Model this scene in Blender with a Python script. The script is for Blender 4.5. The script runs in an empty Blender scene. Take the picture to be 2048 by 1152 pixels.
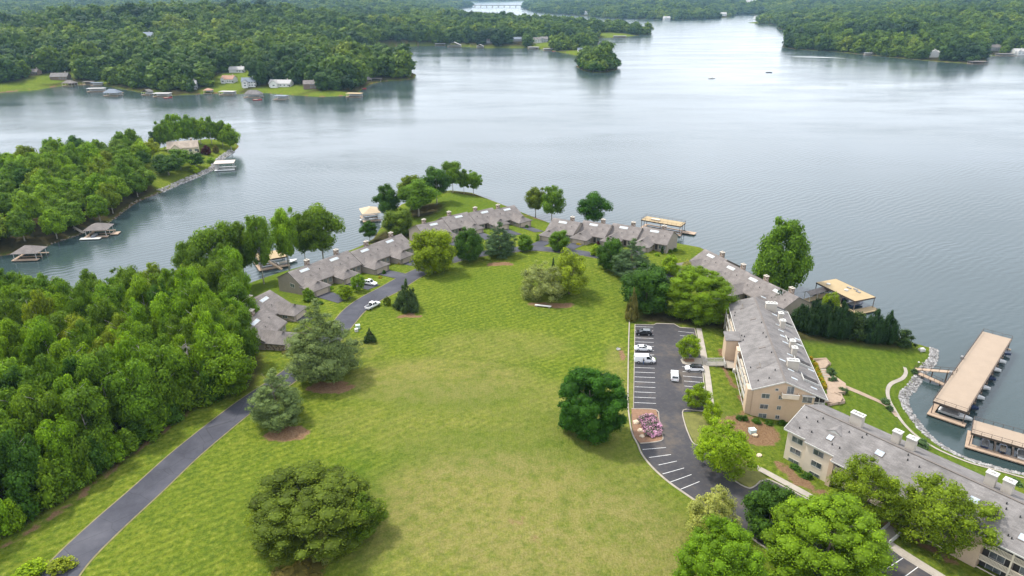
import bpy, bmesh, math, random
import numpy as np
from mathutils import Vector, Matrix
R = math.radians
scene = bpy.context.scene
COL = scene.collection

# ------------------------------------------------------------------ camera
CAM_Z, PITCH, FPX = 101.0, 23.0, 1400.0
cam_d = bpy.data.cameras.new('camera')
cam_d.sensor_width = 36.0
cam_d.lens = 36.0 * FPX / 2048.0
cam_d.clip_start = 1.0
cam_d.clip_end = 40000.0
cam = bpy.data.objects.new('camera', cam_d)
cam.location = (0, 0, CAM_Z)
cam.rotation_euler = (R(90 - PITCH), 0, 0)
COL.objects.link(cam)
scene.camera = cam

# ------------------------------------------------------------------ sky, sun, exposure
SUN_EL, SUN_AZ = 58.0, -58.0          # azimuth from +Y, negative = to the left
world = bpy.data.worlds.new('World')
scene.world = world
world.use_nodes = True
wn = world.node_tree.nodes; wl = world.node_tree.links
wn.clear()
w_out = wn.new('ShaderNodeOutputWorld')
w_bg = wn.new('ShaderNodeBackground')
w_sky = wn.new('ShaderNodeTexSky')
w_sky.sky_type = 'NISHITA'
w_sky.sun_disc = False
w_sky.sun_elevation = R(SUN_EL)
w_sky.sun_rotation = R(SUN_AZ)
w_sky.air_density = 1.0
w_sky.dust_density = 2.5
w_sky.ozone_density = 1.0
w_tc = wn.new('ShaderNodeTexCoord')
w_map = wn.new('ShaderNodeMapping')
w_map.inputs['Scale'].default_value = (1.6, 1.6, 4.0)
w_noise = wn.new('ShaderNodeTexNoise')
w_noise.inputs['Scale'].default_value = 1.4
w_noise.inputs['Detail'].default_value = 6.0
w_noise.inputs['Roughness'].default_value = 0.55
w_ramp = wn.new('ShaderNodeValToRGB')
w_ramp.color_ramp.elements[0].position = 0.34
w_ramp.color_ramp.elements[1].position = 0.66
w_ramp.color_ramp.elements[0].color = (0.50, 0.50, 0.50, 1)
w_ramp.color_ramp.elements[1].color = (0.95, 0.95, 0.95, 1)
w_mix = wn.new('ShaderNodeMix'); w_mix.data_type = 'RGBA'
w_mix.inputs['B'].default_value = (13.0, 13.9, 15.4, 1)    # thin bright cloud
wl.new(w_tc.outputs['Generated'], w_map.inputs['Vector'])
wl.new(w_map.outputs['Vector'], w_noise.inputs['Vector'])
wl.new(w_noise.outputs['Fac'], w_ramp.inputs['Fac'])
wl.new(w_ramp.outputs['Color'], w_mix.inputs['Factor'])
wl.new(w_sky.outputs['Color'], w_mix.inputs['A'])
# hazy air: the sky whitens and brightens evenly all round towards the horizon
w_sep = wn.new('ShaderNodeSeparateXYZ'); wl.new(w_tc.outputs['Generated'], w_sep.inputs[0])
w_abs = wn.new('ShaderNodeMath'); w_abs.operation = 'ABSOLUTE'; wl.new(w_sep.outputs[2], w_abs.inputs[0])
w_one = wn.new('ShaderNodeMath'); w_one.operation = 'SUBTRACT'; w_one.inputs[0].default_value = 1.0; wl.new(w_abs.outputs[0], w_one.inputs[1])
w_pow = wn.new('ShaderNodeMath'); w_pow.operation = 'POWER'; wl.new(w_one.outputs[0], w_pow.inputs[0]); w_pow.inputs[1].default_value = 2.0
w_mad = wn.new('ShaderNodeMath'); w_mad.operation = 'MULTIPLY_ADD'; wl.new(w_pow.outputs[0], w_mad.inputs[0]); w_mad.inputs[1].default_value = 0.12; w_mad.inputs[2].default_value = 1.0
w_vm = wn.new('ShaderNodeVectorMath'); w_vm.operation = 'SCALE'; w_vm.inputs[0].default_value = (19.8, 20.7, 22.6); wl.new(w_mad.outputs[0], w_vm.inputs['Scale'])
wl.new(w_vm.outputs[0], w_mix.inputs['B'])
wl.new(w_mix.outputs['Result'], w_bg.inputs['Color'])
w_bg.inputs['Strength'].default_value = 0.10
wl.new(w_bg.outputs['Background'], w_out.inputs['Surface'])

sun_d = bpy.data.lights.new('sun', 'SUN')
sun_d.energy = 4.8
sun_d.angle = R(5)
sun_d.color = (1.0, 0.955, 0.87)
sun = bpy.data.objects.new('sun', sun_d)
_az = R(SUN_AZ)
_to = Vector((math.sin(_az) * math.cos(R(SUN_EL)), math.cos(_az) * math.cos(R(SUN_EL)), math.sin(R(SUN_EL))))
sun.rotation_euler = _to.to_track_quat('Z', 'Y').to_euler()
sun.location = _to * 300
COL.objects.link(sun)

vs = scene.view_settings
vs.view_transform = 'Standard'
vs.look = 'None'
vs.exposure = 0.12
vs.gamma = 1.0
vs.use_curve_mapping = False
scene.cycles.use_denoising = True
scene.cycles.max_bounces = 6
scene.cycles.diffuse_bounces = 3
scene.cycles.glossy_bounces = 3
scene.cycles.transmission_bounces = 3
scene.cycles.transparent_max_bounces = 6
scene.cycles.volume_bounces = 0
scene.cycles.caustics_reflective = False
scene.cycles.caustics_refractive = False

# ------------------------------------------------------------------ geometry helpers
SP, CP = math.sin(R(PITCH)), math.cos(R(PITCH))
def ray(px, py):
    u, v = (px - 1024.0) / FPX, (576.0 - py) / FPX
    return np.array([u, CP + v * SP, -SP + v * CP])
def P(px, py, z=0.0):
    """point of the plane at height z seen at a place of the photograph"""
    d = ray(px, py)
    t = (z - CAM_Z) / d[2]
    return np.array([d[0] * t, d[1] * t, z])
def PX(lst, z=0.0):
    return [tuple(P(a, b, z)[:2]) for a, b in lst]
def depth_of(p):
    return p[1] * CP + (CAM_Z - p[2]) * SP
def top_z(p, py):
    """height of the point above ground point p that is seen at row py"""
    v = (576.0 - py) / FPX
    k = (-SP + v * CP) / (CP + v * SP)
    return CAM_Z + k * p[1]

# ------------------------------------------------------------------ materials
MATS = {}
def _nt(name):
    m = bpy.data.materials.new(name); m.use_nodes = True
    nt = m.node_tree
    b = nt.nodes['Principled BSDF']
    MATS[name] = m
    return m, nt, b
def rgb(c):
    return (c[0], c[1], c[2], 1.0)
def noise(nt, scale, detail=4.0, rough=0.6, coord='Object', vec=None, mscale=None):
    n = nt.nodes.new('ShaderNodeTexNoise')
    n.inputs['Scale'].default_value = scale
    n.inputs['Detail'].default_value = detail
    n.inputs['Roughness'].default_value = rough
    if vec is None:
        t = nt.nodes.new('ShaderNodeTexCoord'); vec = t.outputs[coord]
    if mscale is not None:
        mp = nt.nodes.new('ShaderNodeMapping'); mp.inputs['Scale'].default_value = mscale
        nt.links.new(vec, mp.inputs['Vector']); vec = mp.outputs['Vector']
    nt.links.new(vec, n.inputs['Vector'])
    return n.outputs['Fac']
def ramp(nt, fac, stops):
    r = nt.nodes.new('ShaderNodeValToRGB')
    e = r.color_ramp.elements
    while len(e) < len(stops): e.new(0.5)
    for k, (p, c) in enumerate(stops):
        e[k].position = p
        e[k].color = rgb(c) if hasattr(c, '__len__') else (c, c, c, 1)
    nt.links.new(fac, r.inputs['Fac'])
    return r.outputs['Color']
def mixc(nt, fac, a, b, mode='MIX'):
    m = nt.nodes.new('ShaderNodeMix'); m.data_type = 'RGBA'; m.blend_type = mode
    for sock, v in (('Factor', fac), ('A', a), ('B', b)):
        if isinstance(v, (int, float)): m.inputs[sock].default_value = v
        elif isinstance(v, tuple): m.inputs[sock].default_value = rgb(v)
        else: nt.links.new(v, m.inputs[sock])
    return m.outputs['Result']
def math_n(nt, op, a, b=None, c=None, clamp=False):
    m = nt.nodes.new('ShaderNodeMath'); m.operation = op; m.use_clamp = clamp
    for k, v in enumerate((a, b, c)):
        if v is None: continue
        if isinstance(v, (int, float)): m.inputs[k].default_value = v
        else: nt.links.new(v, m.inputs[k])
    return m.outputs[0]
def bump(nt, b, h, strength=0.5, dist=0.1):
    n = nt.nodes.new('ShaderNodeBump')
    n.inputs['Strength'].default_value = strength
    n.inputs['Distance'].default_value = dist
    nt.links.new(h, n.inputs['Height'])
    nt.links.new(n.outputs['Normal'], b.inputs['Normal'])
def attr(nt, name):
    a = nt.nodes.new('ShaderNodeAttribute'); a.attribute_name = name
    return a.outputs['Fac']
def simple(name, c, rough=0.7, var=0.25, scale=1.5, metal=0.0, bmp=0.0, spec=0.35, coord='Object'):
    """plain colour broken up by two scales of noise"""
    m, nt, b = _nt(name)
    f = noise(nt, scale, 5.0, 0.65, coord)
    g = noise(nt, scale * 9.0, 3.0, 0.6, coord)
    k = math_n(nt, 'ADD', math_n(nt, 'MULTIPLY', f, 0.65), math_n(nt, 'MULTIPLY', g, 0.35))
    lo = tuple(x * (1 - var) for x in c); hi = tuple(min(1, x * (1 + var)) for x in c)
    nt.links.new(ramp(nt, k, [(0.3, lo), (0.7, hi)]), b.inputs['Base Color'])
    b.inputs['Roughness'].default_value = rough
    b.inputs['Metallic'].default_value = metal
    b.inputs['Specular IOR Level'].default_value = spec
    if bmp: bump(nt, b, g, bmp, 0.05)
    return m

# ------------------------------------------------------------------ mesh helpers
def mesh_np(name, verts, faces_flat, nper, smooth=False):
    """verts (n,3), faces_flat (m,nper) all faces with the same corner count"""
    me = bpy.data.meshes.new(name)
    verts = np.asarray(verts, dtype=np.float32); faces_flat = np.asarray(faces_flat, dtype=np.int32)
    nf = len(faces_flat)
    me.vertices.add(len(verts)); me.vertices.foreach_set('co', verts.ravel())
    me.loops.add(nf * nper); me.loops.foreach_set('vertex_index', faces_flat.ravel())
    me.polygons.add(nf)
    me.polygons.foreach_set('loop_start', np.arange(0, nf * nper, nper, dtype=np.int32))
    me.polygons.foreach_set('loop_total', np.full(nf, nper, dtype=np.int32))
    if smooth: me.polygons.foreach_set('use_smooth', np.ones(nf, dtype=bool))
    me.update(calc_edges=True)
    return me
def link(name, me, mat=None, parent=None, loc=None, rz=None):
    o = bpy.data.objects.new(name, me)
    if mat is not None and me is not None and len(me.materials) == 0: me.materials.append(mat)
    COL.objects.link(o)
    if parent is not None: o.parent = parent
    if loc is not None: o.location = loc
    if rz is not None: o.rotation_euler = (0, 0, rz)
    return o
def tag(o, label=None, cat=None, group=None, kind=None):
    if label: o['label'] = label
    if cat: o['category'] = cat
    if group: o['group'] = group
    if kind: o['kind'] = kind
    return o
def empty(name, loc, rz=0.0, label=None, cat=None, group=None):
    o = bpy.data.objects.new(name, None)
    o.empty_display_size = 0.5
    COL.objects.link(o)
    o.location = loc; o.rotation_euler = (0, 0, rz)
    return tag(o, label, cat, group)
class MB:
    """collects shapes of ONE part"""
    def __init__(s): s.v = []; s.f = []
    def poly(s, pts):
        n = len(s.v); s.v += [tuple(map(float, p)) for p in pts]; s.f.append(tuple(range(n, n + len(pts)))); return s
    def box(s, x0, x1, y0, y1, z0, z1):
        n = len(s.v)
        s.v += [(x0,y0,z0),(x1,y0,z0),(x1,y1,z0),(x0,y1,z0),(x0,y0,z1),(x1,y0,z1),(x1,y1,z1),(x0,y1,z1)]
        s.f += [tuple(n+i for i in q) for q in ((0,3,2,1),(4,5,6,7),(0,1,5,4),(1,2,6,5),(2,3,7,6),(3,0,4,7))]
        return s
    def hexa(s, p):
        """eight corners, bottom ring then top ring"""
        n = len(s.v); s.v += [tuple(map(float, q)) for q in p]
        s.f += [tuple(n+i for i in q) for q in ((0,3,2,1),(4,5,6,7),(0,1,5,4),(1,2,6,5),(2,3,7,6),(3,0,4,7))]
        return s
    def slab(s, top, th):
        """planar polygon (list of 3D points) given a thickness downwards"""
        n = len(s.v); k = len(top)
        s.v += [tuple(map(float, p)) for p in top] + [(float(p[0]), float(p[1]), float(p[2]) - th) for p in top]
        s.f.append(tuple(range(n, n + k))); s.f.append(tuple(range(n + 2*k - 1, n + k - 1, -1)))
        for i in range(k):
            j = (i + 1) % k
            s.f.append((n + i, n + k + i, n + k + j, n + j))
        return s
    def prism(s, xy, z0, z1):
        return s.slab([(x, y, z1) for x, y in xy], z1 - z0)
    def bar(s, a, b, w, h=None):
        """square bar from a to b"""
        h = h or w
        a = Vector(a); b = Vector(b); d = (b - a).normalized()
        u = d.cross(Vector((0, 0, 1)))
        if u.length < 1e-3: u = Vector((1, 0, 0))
        u.normalize(); v = u.cross(d).normalized()
        c = [(-w/2, -h/2), (w/2, -h/2), (w/2, h/2), (-w/2, h/2)]
        return s.hexa([a + u*x + v*y for x, y in c] + [b + u*x + v*y for x, y in c])
    def tube(s, pts, radii, k=7):
        base = len(s.v); n = len(pts)
        for i, p in enumerate(pts):
            p = Vector(p)
            d = (Vector(pts[min(i+1, n-1)]) - Vector(pts[max(i-1, 0)])).normalized()
            u = d.cross(Vector((0.31, 0.95, 0.05)))
            if u.length < 1e-3: u = d.cross(Vector((1, 0, 0)))
            u.normalize(); v = d.cross(u)
            for j in range(k):
                a = 2*math.pi*j/k
                q = p + (u*math.cos(a) + v*math.sin(a)) * radii[i]
                s.v.append((q.x, q.y, q.z))
        for i in range(n-1):
            for j in range(k):
                a = base + i*k + j; b = base + i*k + (j+1) % k
                s.f.append((a, b, b+k, a+k))
        s.f.append(tuple(base + j for j in range(k))[::-1]); s.f.append(tuple(base + (n-1)*k + j for j in range(k)))
        return s
    def cyl(s, x, y, z0, z1, r, k=8, r2=None):
        return s.tube([(x, y, z0), (x, y, z1)], [r, r if r2 is None else r2], k)
    def mesh(s, name, smooth=False):
        me = bpy.data.meshes.new(name); me.from_pydata(s.v, [], s.f)
        bm = bmesh.new(); bm.from_mesh(me); bmesh.ops.recalc_face_normals(bm, faces=bm.faces); bm.to_mesh(me); bm.free()
        if smooth: me.polygons.foreach_set('use_smooth', np.ones(len(me.polygons), dtype=bool))
        me.update()
        return me
    def build(s, name, mat, parent=None, loc=None, rz=None, smooth=False):
        return link(name, s.mesh(name, smooth), mat, parent, loc, rz)
def copy_tree(o, parent=None, loc=None, rz=None):
    c = o.copy(); COL.objects.link(c); c.parent = parent
    if loc is not None: c.location = loc
    if rz is not None: c.rotation_euler = (0, 0, rz)
    for ch in list(o.children):
        copy_tree(ch, c)
    return c

# ------------------------------------------------------------------ the land: shorelines, heights
SH_MAIN = PX([(-420,640),(-150,640),(0,625),(110,630),(225,640),(350,612),(440,590),(510,562),(560,545),(620,529),(674,511),(722,492),(748,477),(762,455),
    (772,430),(805,408),(850,392),(900,381),(945,386),(1004,409),(1057,430),(1099,446),(1160,462),(1250,476),(1340,484),(1400,495),(1470,532),
    (1550,585),(1625,610),(1700,640),(1780,672),(1840,690),(1872,699),(1869,724),(1852,741),(1829,777),(1812,797),(1820,823),(1842,853),(1856,870),
    (1898,901),(1948,923),(2009,940),(2060,950),(2200,975),(2500,1010)]) + [(420, 60), (420, -160), (-420, -160)]
SH_LEFT = PX([(-700,560),(-300,530),(0,512),(81,501),(104,488),(146,474),(169,465),(216,447),(258,415),(281,401),(325,384),(360,369),(400,352),(429,338),
    (437,325),(452,314),(468,303),(478,293),(470,284),(420,279),(345,290),(280,308),(200,324),(100,338),(0,348),(-300,372),(-700,400)])
SH_FARLEFT = PX([(-900,200),(-300,190),(0,185),(68,180),(126,171),(191,168),(212,172),(284,185),(342,191),(444,186),(486,188),(533,186),(581,190),(643,194),
    (700,191),(716,184),(740,168),(765,163),(800,161),(826,158),(830,151),(815,143),(770,135),(740,125),(735,110),(760,98),(787,94),(841,91),(896,91),
    (978,96),(1053,96),(1090,99),(1118,104),(1156,111),(1178,106),(1190,98),(1186,86),(1190,77),(1231,75),(1270,72),(1306,68),(1300,65),(1190,63),(1120,58),(1050,52),
    (985,48),(940,45),(915,34),(905,24),(911,18),(944,14.5),(944,13),(900,11),(930,4),(1010,3),(1050,2)]) + [(300, 11500), (-9000, 11500), (-9000, 900)]
SH_ISLAND = PX([(1152,133),(1165,141),(1190,146),(1215,145),(1233,140),(1236,134),(1215,129),(1180,127),(1158,128)])
SH_MID = PX([(1047,17.5),(1074,25),(1153,31),(1211,36),(1283,38.5),(1350,40),(1430,38),(1464,34.5),(1468,31),(1485,29),(1533,31),(1535,40),(1492,46),(1553,50),
    (1556,58),(1572,62),(1590,72),(1572,85),(1563,94),(1590,99),(1656,103),(1734,110),(1820,119),(1881,124),(1957,129),(1974,122),(1972,113),(2048,109),(2200,108),
    (2600,100)]) + [(9000, 3000), (9000, 11500), (700, 11500)] + PX([(1060, 3), (1048, 10)])
LANDS = [  # polygon, height, run
    (SH_MAIN, 11.0, 36.0), (SH_LEFT, 9.0, 30.0), (SH_FARLEFT, 22.0, 190.0), (SH_ISLAND, 4.0, 18.0), (SH_MID, 66.0, 560.0)]

def seg_dist(X, Y, poly):
    """signed distance, positive inside"""
    pts = np.array(poly); n = len(pts)
    d2 = np.full(X.shape, 1e18); inside = np.zeros(X.shape, bool)
    for i in range(n):
        ax, ay = pts[i]; bx, by = pts[(i+1) % n]
        ex, ey = bx-ax, by-ay
        L = ex*ex + ey*ey + 1e-9
        t = np.clip(((X-ax)*ex + (Y-ay)*ey) / L, 0, 1)
        dx = X-ax-t*ex; dy = Y-ay-t*ey
        np.minimum(d2, dx*dx + dy*dy, out=d2)
        c = (ay > Y) != (by > Y)
        if c.any():
            xi = ax + (Y-ay) * ex / (ey if abs(ey) > 1e-9 else 1e-9)
            inside ^= c & (X < xi)
    d = np.sqrt(d2)
    return np.where(inside, d, -d)
_rs = np.random.RandomState(5)
_W = [(_rs.uniform(0, 6.28), _rs.uniform(0, 6.28), s) for s in (900., 620., 430., 310., 1500., 2300.)]
def hills(X, Y):
    h = 0
    for a, ph, s in _W:
        h = h + np.sin((X*math.cos(a) + Y*math.sin(a)) * 6.283 / s + ph) * (s / 900.0) ** 0.7
    return h / 3.2
def smooth01(t):
    t = np.clip(t, 0, 1); return t*t*(3-2*t)

LOT_Z = 9.8
LOT = PX([(1270,649),(1307,650),(1313,647),(1348,648),(1360,655),(1389,657),(1397,690),(1403,719),(1409,778),(1419,822),(1364,824),(1377,868),(1388,888),(1411,893),
    (1440,930),(1480,969),(1499,977),(1512,971),(1535,958),(1600,990),(1690,1038),(1760,1080),(1800,1110),(1880,1160),(1960,1215),(1900,1300),(1640,1180),(1540,1100),(1450,1040),
    (1374,988),(1338,962),(1307,934),(1286,908),(1278,887),(1267,874),(1262,830),(1267,816)], LOT_Z)
MOUNDS = [(*P(480, 40, 46)[:2], 26, 170), (*P(285, 60, 36)[:2], 13, 110), (*P(60, 60, 40)[:2], 12, 260), (*P(720, 70, 30)[:2], 8, 220)]
def height(X, Y):
    X = np.asarray(X, float); Y = np.asarray(Y, float)
    z = np.full(X.shape, -9.0)
    dmin = np.full(X.shape, -1e9)
    for k, (poly, h, L) in enumerate(LANDS):
        d = seg_dist(X, Y, poly)
        dp = np.maximum(d, 0)
        zi = h * (1 - np.exp(-dp / L))
        if k == 2:
            zi = zi + hills(X, Y) * 7 * smooth01((dp - 60) / 300) + 42 * smooth01((Y - 2000) / 3500) * smooth01(dp/500) + 26 * smooth01((Y - 6000) / 4500) + sum(a * np.exp(-((X-cx)**2 + (Y-cy)**2) / (2*s*s)) for cx, cy, a, s in MOUNDS)
        if k == 4:
            zi = zi + hills(X, Y) * 8 * smooth01((dp - 60) / 300) + 20 * smooth01((Y - 5000) / 5000)
        if k == 0:
            zi = zi + 0.35*np.sin(X/23.0 + Y/41.0) * smooth01(dp/50) + 0.3*np.sin(X/37.0 - Y/19.0 + 1.3) * smooth01(dp/50)
        zi = np.where(d > 0, zi + 0.18 * np.minimum(dp, 1.0), -2.5 * (1 - np.exp(-np.maximum(-d, 0) / 6.0)))
        z = np.maximum(z, zi); dmin = np.maximum(dmin, d)
    dl = seg_dist(X, Y, LOT)
    w = smooth01(1 + dl / 14.0)
    w = np.where(dl > -1.2, 1.0, np.where(X < 500, smooth01(1 + (dl + 1.2) / 12.0), 0))
    z = z * (1 - w) + (LOT_Z - 0.05) * w
    return np.clip(z, -3, 94), dmin

def axis(lo, hi, step, end_lo, end_hi, g):
    core = list(np.arange(lo, hi + step/2, step))
    s, x, out = step, core[-1], []
    while x < end_hi:
        s *= 1 + g; x += s; out.append(x)
    s, x, out2 = step, core[0], []
    while x > end_lo:
        s *= 1 + g; x -= s; out2.append(x)
    return np.array(out2[::-1] + core + out)
GX = axis(-240, 240, 2.0, -9000, 9000, 0.017)
GY = axis(66, 410, 2.0, -220, 11300, 0.014)
_gx, _gy = np.meshgrid(GX, GY)
GZ, GD = height(_gx, _gy)
def gz(x, y):
    """height of the ground sheet, interpolated as its mesh is"""
    i = int(np.clip(np.searchsorted(GX, x) - 1, 0, len(GX)-2)); j = int(np.clip(np.searchsorted(GY, y) - 1, 0, len(GY)-2))
    u = (x - GX[i]) / (GX[i+1] - GX[i]); v = (y - GY[j]) / (GY[j+1] - GY[j])
    u = min(max(u, 0), 1); v = min(max(v, 0), 1)
    a, b, c, d = GZ[j, i], GZ[j, i+1], GZ[j+1, i+1], GZ[j+1, i]
    return float(a*(1-u)*(1-v) + b*u*(1-v) + c*u*v + d*(1-u)*v)
def shore_d(x, y):
    i = int(np.clip(np.searchsorted(GX, x) - 1, 0, len(GX)-2)); j = int(np.clip(np.searchsorted(GY, y) - 1, 0, len(GY)-2))
    return float(GD[j, i])
def G(px, py):
    """ground point seen at a place of the photograph"""
    z = 5.0
    for _ in range(12):
        p = P(px, py, z); z = 0.5 * z + 0.5 * max(gz(p[0], p[1]), 0.0)
    p = P(px, py, z)
    return np.array([p[0], p[1], gz(p[0], p[1])])

# ------------------------------------------------------------------ ground material and sheet
def blobs(lst, soft=0.6):
    """soft patches: (px, py, radius across m, radius along m, strength)"""
    out = np.zeros_like(_gx)
    for px, py, rx, ry, s in lst:
        p = G(px, py)
        q = np.sqrt(((_gx - p[0]) / rx) ** 2 + ((_gy - p[1]) / ry) ** 2)
        out = np.maximum(out, s * smooth01((1.25 - q) / soft))
    return out
def inpoly(poly, soft):
    return smooth01(0.5 + seg_dist(_gx, _gy, poly) / (2 * soft))

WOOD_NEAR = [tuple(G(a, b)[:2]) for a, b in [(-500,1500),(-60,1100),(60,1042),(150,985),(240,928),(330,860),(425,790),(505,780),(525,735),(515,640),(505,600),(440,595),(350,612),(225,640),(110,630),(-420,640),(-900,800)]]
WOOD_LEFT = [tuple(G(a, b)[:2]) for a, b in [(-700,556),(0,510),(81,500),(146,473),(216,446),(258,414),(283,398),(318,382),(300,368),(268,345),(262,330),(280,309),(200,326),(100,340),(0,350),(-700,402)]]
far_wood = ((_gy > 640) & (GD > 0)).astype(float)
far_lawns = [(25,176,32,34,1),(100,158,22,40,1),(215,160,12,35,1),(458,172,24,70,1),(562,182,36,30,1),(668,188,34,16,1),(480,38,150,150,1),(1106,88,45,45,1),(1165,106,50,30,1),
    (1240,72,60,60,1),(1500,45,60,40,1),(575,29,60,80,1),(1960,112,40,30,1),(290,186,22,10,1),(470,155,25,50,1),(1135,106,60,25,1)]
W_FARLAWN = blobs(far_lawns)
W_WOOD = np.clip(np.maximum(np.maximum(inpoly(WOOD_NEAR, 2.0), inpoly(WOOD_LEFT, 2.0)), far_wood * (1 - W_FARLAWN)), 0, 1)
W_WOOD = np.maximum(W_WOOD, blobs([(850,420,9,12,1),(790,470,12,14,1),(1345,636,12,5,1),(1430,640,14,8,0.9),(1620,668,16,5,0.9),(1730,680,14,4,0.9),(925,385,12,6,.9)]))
W_DRY = blobs([(880,760,26,13,0.75),(1010,860,34,16,0.45),(1000,1010,26,20,0.95),(1120,1060,26,18,1.0),(1230,1100,20,16,0.8),(870,1060,16,14,0.6),(760,840,16,8,0.3),(1090,960,20,14,.5),
    (1245,960,8,14,0.5),(700,700,10,8,.4),(1245,760,4,20,0.6),(1560,1000,10,4,.6),(1430,860,8,8,.6),(1000,690,20,10,.45),(1160,800,20,10,.5)])
W_SOIL = blobs([(572,868,5.0,3.4,1.0),(662,775,6.0,3.2,1.0),(818,632,4.2,1.8,0.95),(1000,528,5.5,2.2,0.95),(1105,610,8.0,2.6,0.9),(1246,708,1.3,3.2,1.0),(1500,862,7,6,0.9),(1340,640,10,1.6,0.9),
    (1480,930,5,4,.55),(1040,1040,2.4,2.6,.42),(1060,1075,2.6,2.2,.40),(780,478,7,7,0.85),(1745,682,8,1.2,.9),(1400,1000,2,2,0.5),(1590,965,4,1.6,.5),(1060,432,10,3,.55),(1085,440,8,3,.55)], 0.5)
def strip_mask(px_list, half, soft):
    pts = [G(a, b) for a, b in px_list]
    d = np.full(_gx.shape, 1e9)
    for a, b in zip(pts, pts[1:]):
        ex, ey = b[0]-a[0], b[1]-a[1]; L = ex*ex + ey*ey + 1e-9
        t = np.clip(((_gx-a[0])*ex + (_gy-a[1])*ey)/L, 0, 1)
        d = np.minimum(d, np.hypot(_gx-a[0]-t*ex, _gy-a[1]-t*ey))
    return smooth01((half - d) / soft + 0.5)
W_SOIL = np.maximum(W_SOIL, 0.75 * strip_mask([(0,1100),(140,1010),(235,930),(330,858),(430,790)], 1.0, 1.6))
W_SOIL = np.maximum(W_SOIL, 0.9 * strip_mask([(1440,700),(1450,740),(1485,790),(1490,835),(1520,840)], 1.0, 1.6))
W_SOIL = np.maximum(W_SOIL, 0.9 * strip_mask([(1560,930),(1620,975),(1700,1010),(1800,1060),(1900,1120)], 1.6, 1.8))
near_shore = np.exp(-np.maximum(GD, 0) / 1.3) * (GD > -1)
W_SOIL = np.maximum(W_SOIL, near_shore * 0.85)
W_LUSH = blobs([(900,790,22,9,0.9),(840,770,12,6,.7),(1000,925,16,7,0.9),(1130,905,20,9,0.7),(960,880,14,5,.7),(1250,1030,14,14,.6),(1060,830,12,4,.6),(700,980,10,14,.5),(1000,560,30,12,.4),(1060,860,14,3,.6),(820,900,8,8,.5),(1190,960,10,8,.5)], 0.9)
for _l in ([(828,756),(850,772),(905,768),(975,744)], [(1030,1010),(1060,1000),(1110,1018),(1160,1042),(1230,1062)], [(1105,905),(1150,890),(1235,850)], [(560,1040),(700,900),(800,820),(860,780)], [(1650,672),(1700,680),(1760,690),(1790,710)], [(980,690),(1060,700),(1150,690),(1230,700)]):
    W_LUSH = np.maximum(W_LUSH, 0.85 * strip_mask(_l, 0.5, 1.8))
W_LAKE = blobs([(1720,740,34,30,1.0),(1780,880,40,20,1.0),(940,420,40,40,1.0),(560,560,25,25,1.0),(1075,430,20,20,1)])
n_y, n_x = _gx.shape
gv = np.stack([_gx.ravel(), _gy.ravel(), GZ.ravel()], 1)
idx = np.arange(n_x * n_y).reshape(n_y, n_x)
gf = np.stack([idx[:-1, :-1], idx[:-1, 1:], idx[1:, 1:], idx[1:, :-1]], -1).reshape(-1, 4)
keep = (GZ.ravel()[gf] > -2.45).any(1)                # no sheet under deep water
gme = mesh_np('ground', gv, gf[keep], 4, smooth=True)
for nm, arr in (('wood', W_WOOD), ('dry', W_DRY), ('soil', W_SOIL), ('lush', W_LUSH), ('lake_lawn', W_LAKE)):
    a = gme.attributes.new(nm, 'FLOAT', 'POINT'); a.data.foreach_set('value', arr.ravel().astype(np.float32))

m_ground, nt, b = _nt('grass_and_soil')
tc = nt.nodes.new('ShaderNodeTexCoord'); OBJ = tc.outputs['Object']
sep = nt.nodes.new('ShaderNodeSeparateXYZ'); nt.links.new(OBJ, sep.inputs[0])
def stripes(ax, ay, width, wob):
    L = math.hypot(ax, ay); nx, ny = -ay/L, ax/L
    t = math_n(nt, 'ADD', math_n(nt, 'MULTIPLY', sep.outputs[0], nx), math_n(nt, 'MULTIPLY', sep.outputs[1], ny))
    w = noise(nt, 0.05, 2.0, 0.5, vec=OBJ)
    t = math_n(nt, 'ADD', t, math_n(nt, 'MULTIPLY', w, wob))
    return math_n(nt, 'SINE', math_n(nt, 'MULTIPLY', t, 6.283 / width))
_a, _b = G(870, 600), G(1010, 560)
s1 = stripes(_b[0]-_a[0], _b[1]-_a[1], 1.9, 5.0)
_a, _b = G(1700, 780), G(1690, 690)
s2 = stripes(_b[0]-_a[0], _b[1]-_a[1], 2.2, 14.0)
st = nt.nodes.new('ShaderNodeMix'); st.data_type = 'FLOAT'
nt.links.new(attr(nt, 'lake_lawn'), st.inputs[0]); nt.links.new(s1, st.inputs[2]); nt.links.new(s2, st.inputs[3])
n_big = noise(nt, 0.045, 6.0, 0.62, vec=OBJ)
n_mid = noise(nt, 0.35, 5.0, 0.65, vec=OBJ)
n_fine = noise(nt, 2.6, 4.0, 0.7, vec=OBJ)
n_streak = noise(nt, 0.5, 5.0, 0.7, vec=OBJ, mscale=(1.0, 0.30, 1.0))
g1 = ramp(nt, n_big, [(0.30, (0.050, 0.090, 0.007)), (0.52, (0.102, 0.137, 0.010)), (0.72, (0.152, 0.168, 0.019))])
g2 = ramp(nt, n_mid, [(0.28, (0.034, 0.070, 0.006)), (0.5, (0.096, 0.132, 0.010)), (0.74, (0.166, 0.178, 0.024))])
grass = mixc(nt, 0.5, g1, g2)
grass = mixc(nt, ramp(nt, n_streak, [(0.42, 0.0), (0.72, 0.55)]), grass, (0.060, 0.098, 0.012))
n_tuft = noise(nt, 1.0, 6.0, 0.75, vec=OBJ)
grass = mixc(nt, ramp(nt, n_tuft, [(0.49, 0.0), (0.60, 0.75)]), grass, (0.034, 0.070, 0.007))
grass = mixc(nt, ramp(nt, n_tuft, [(0.36, 0.7), (0.46, 0.0)]), grass, (0.190, 0.205, 0.036))
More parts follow.
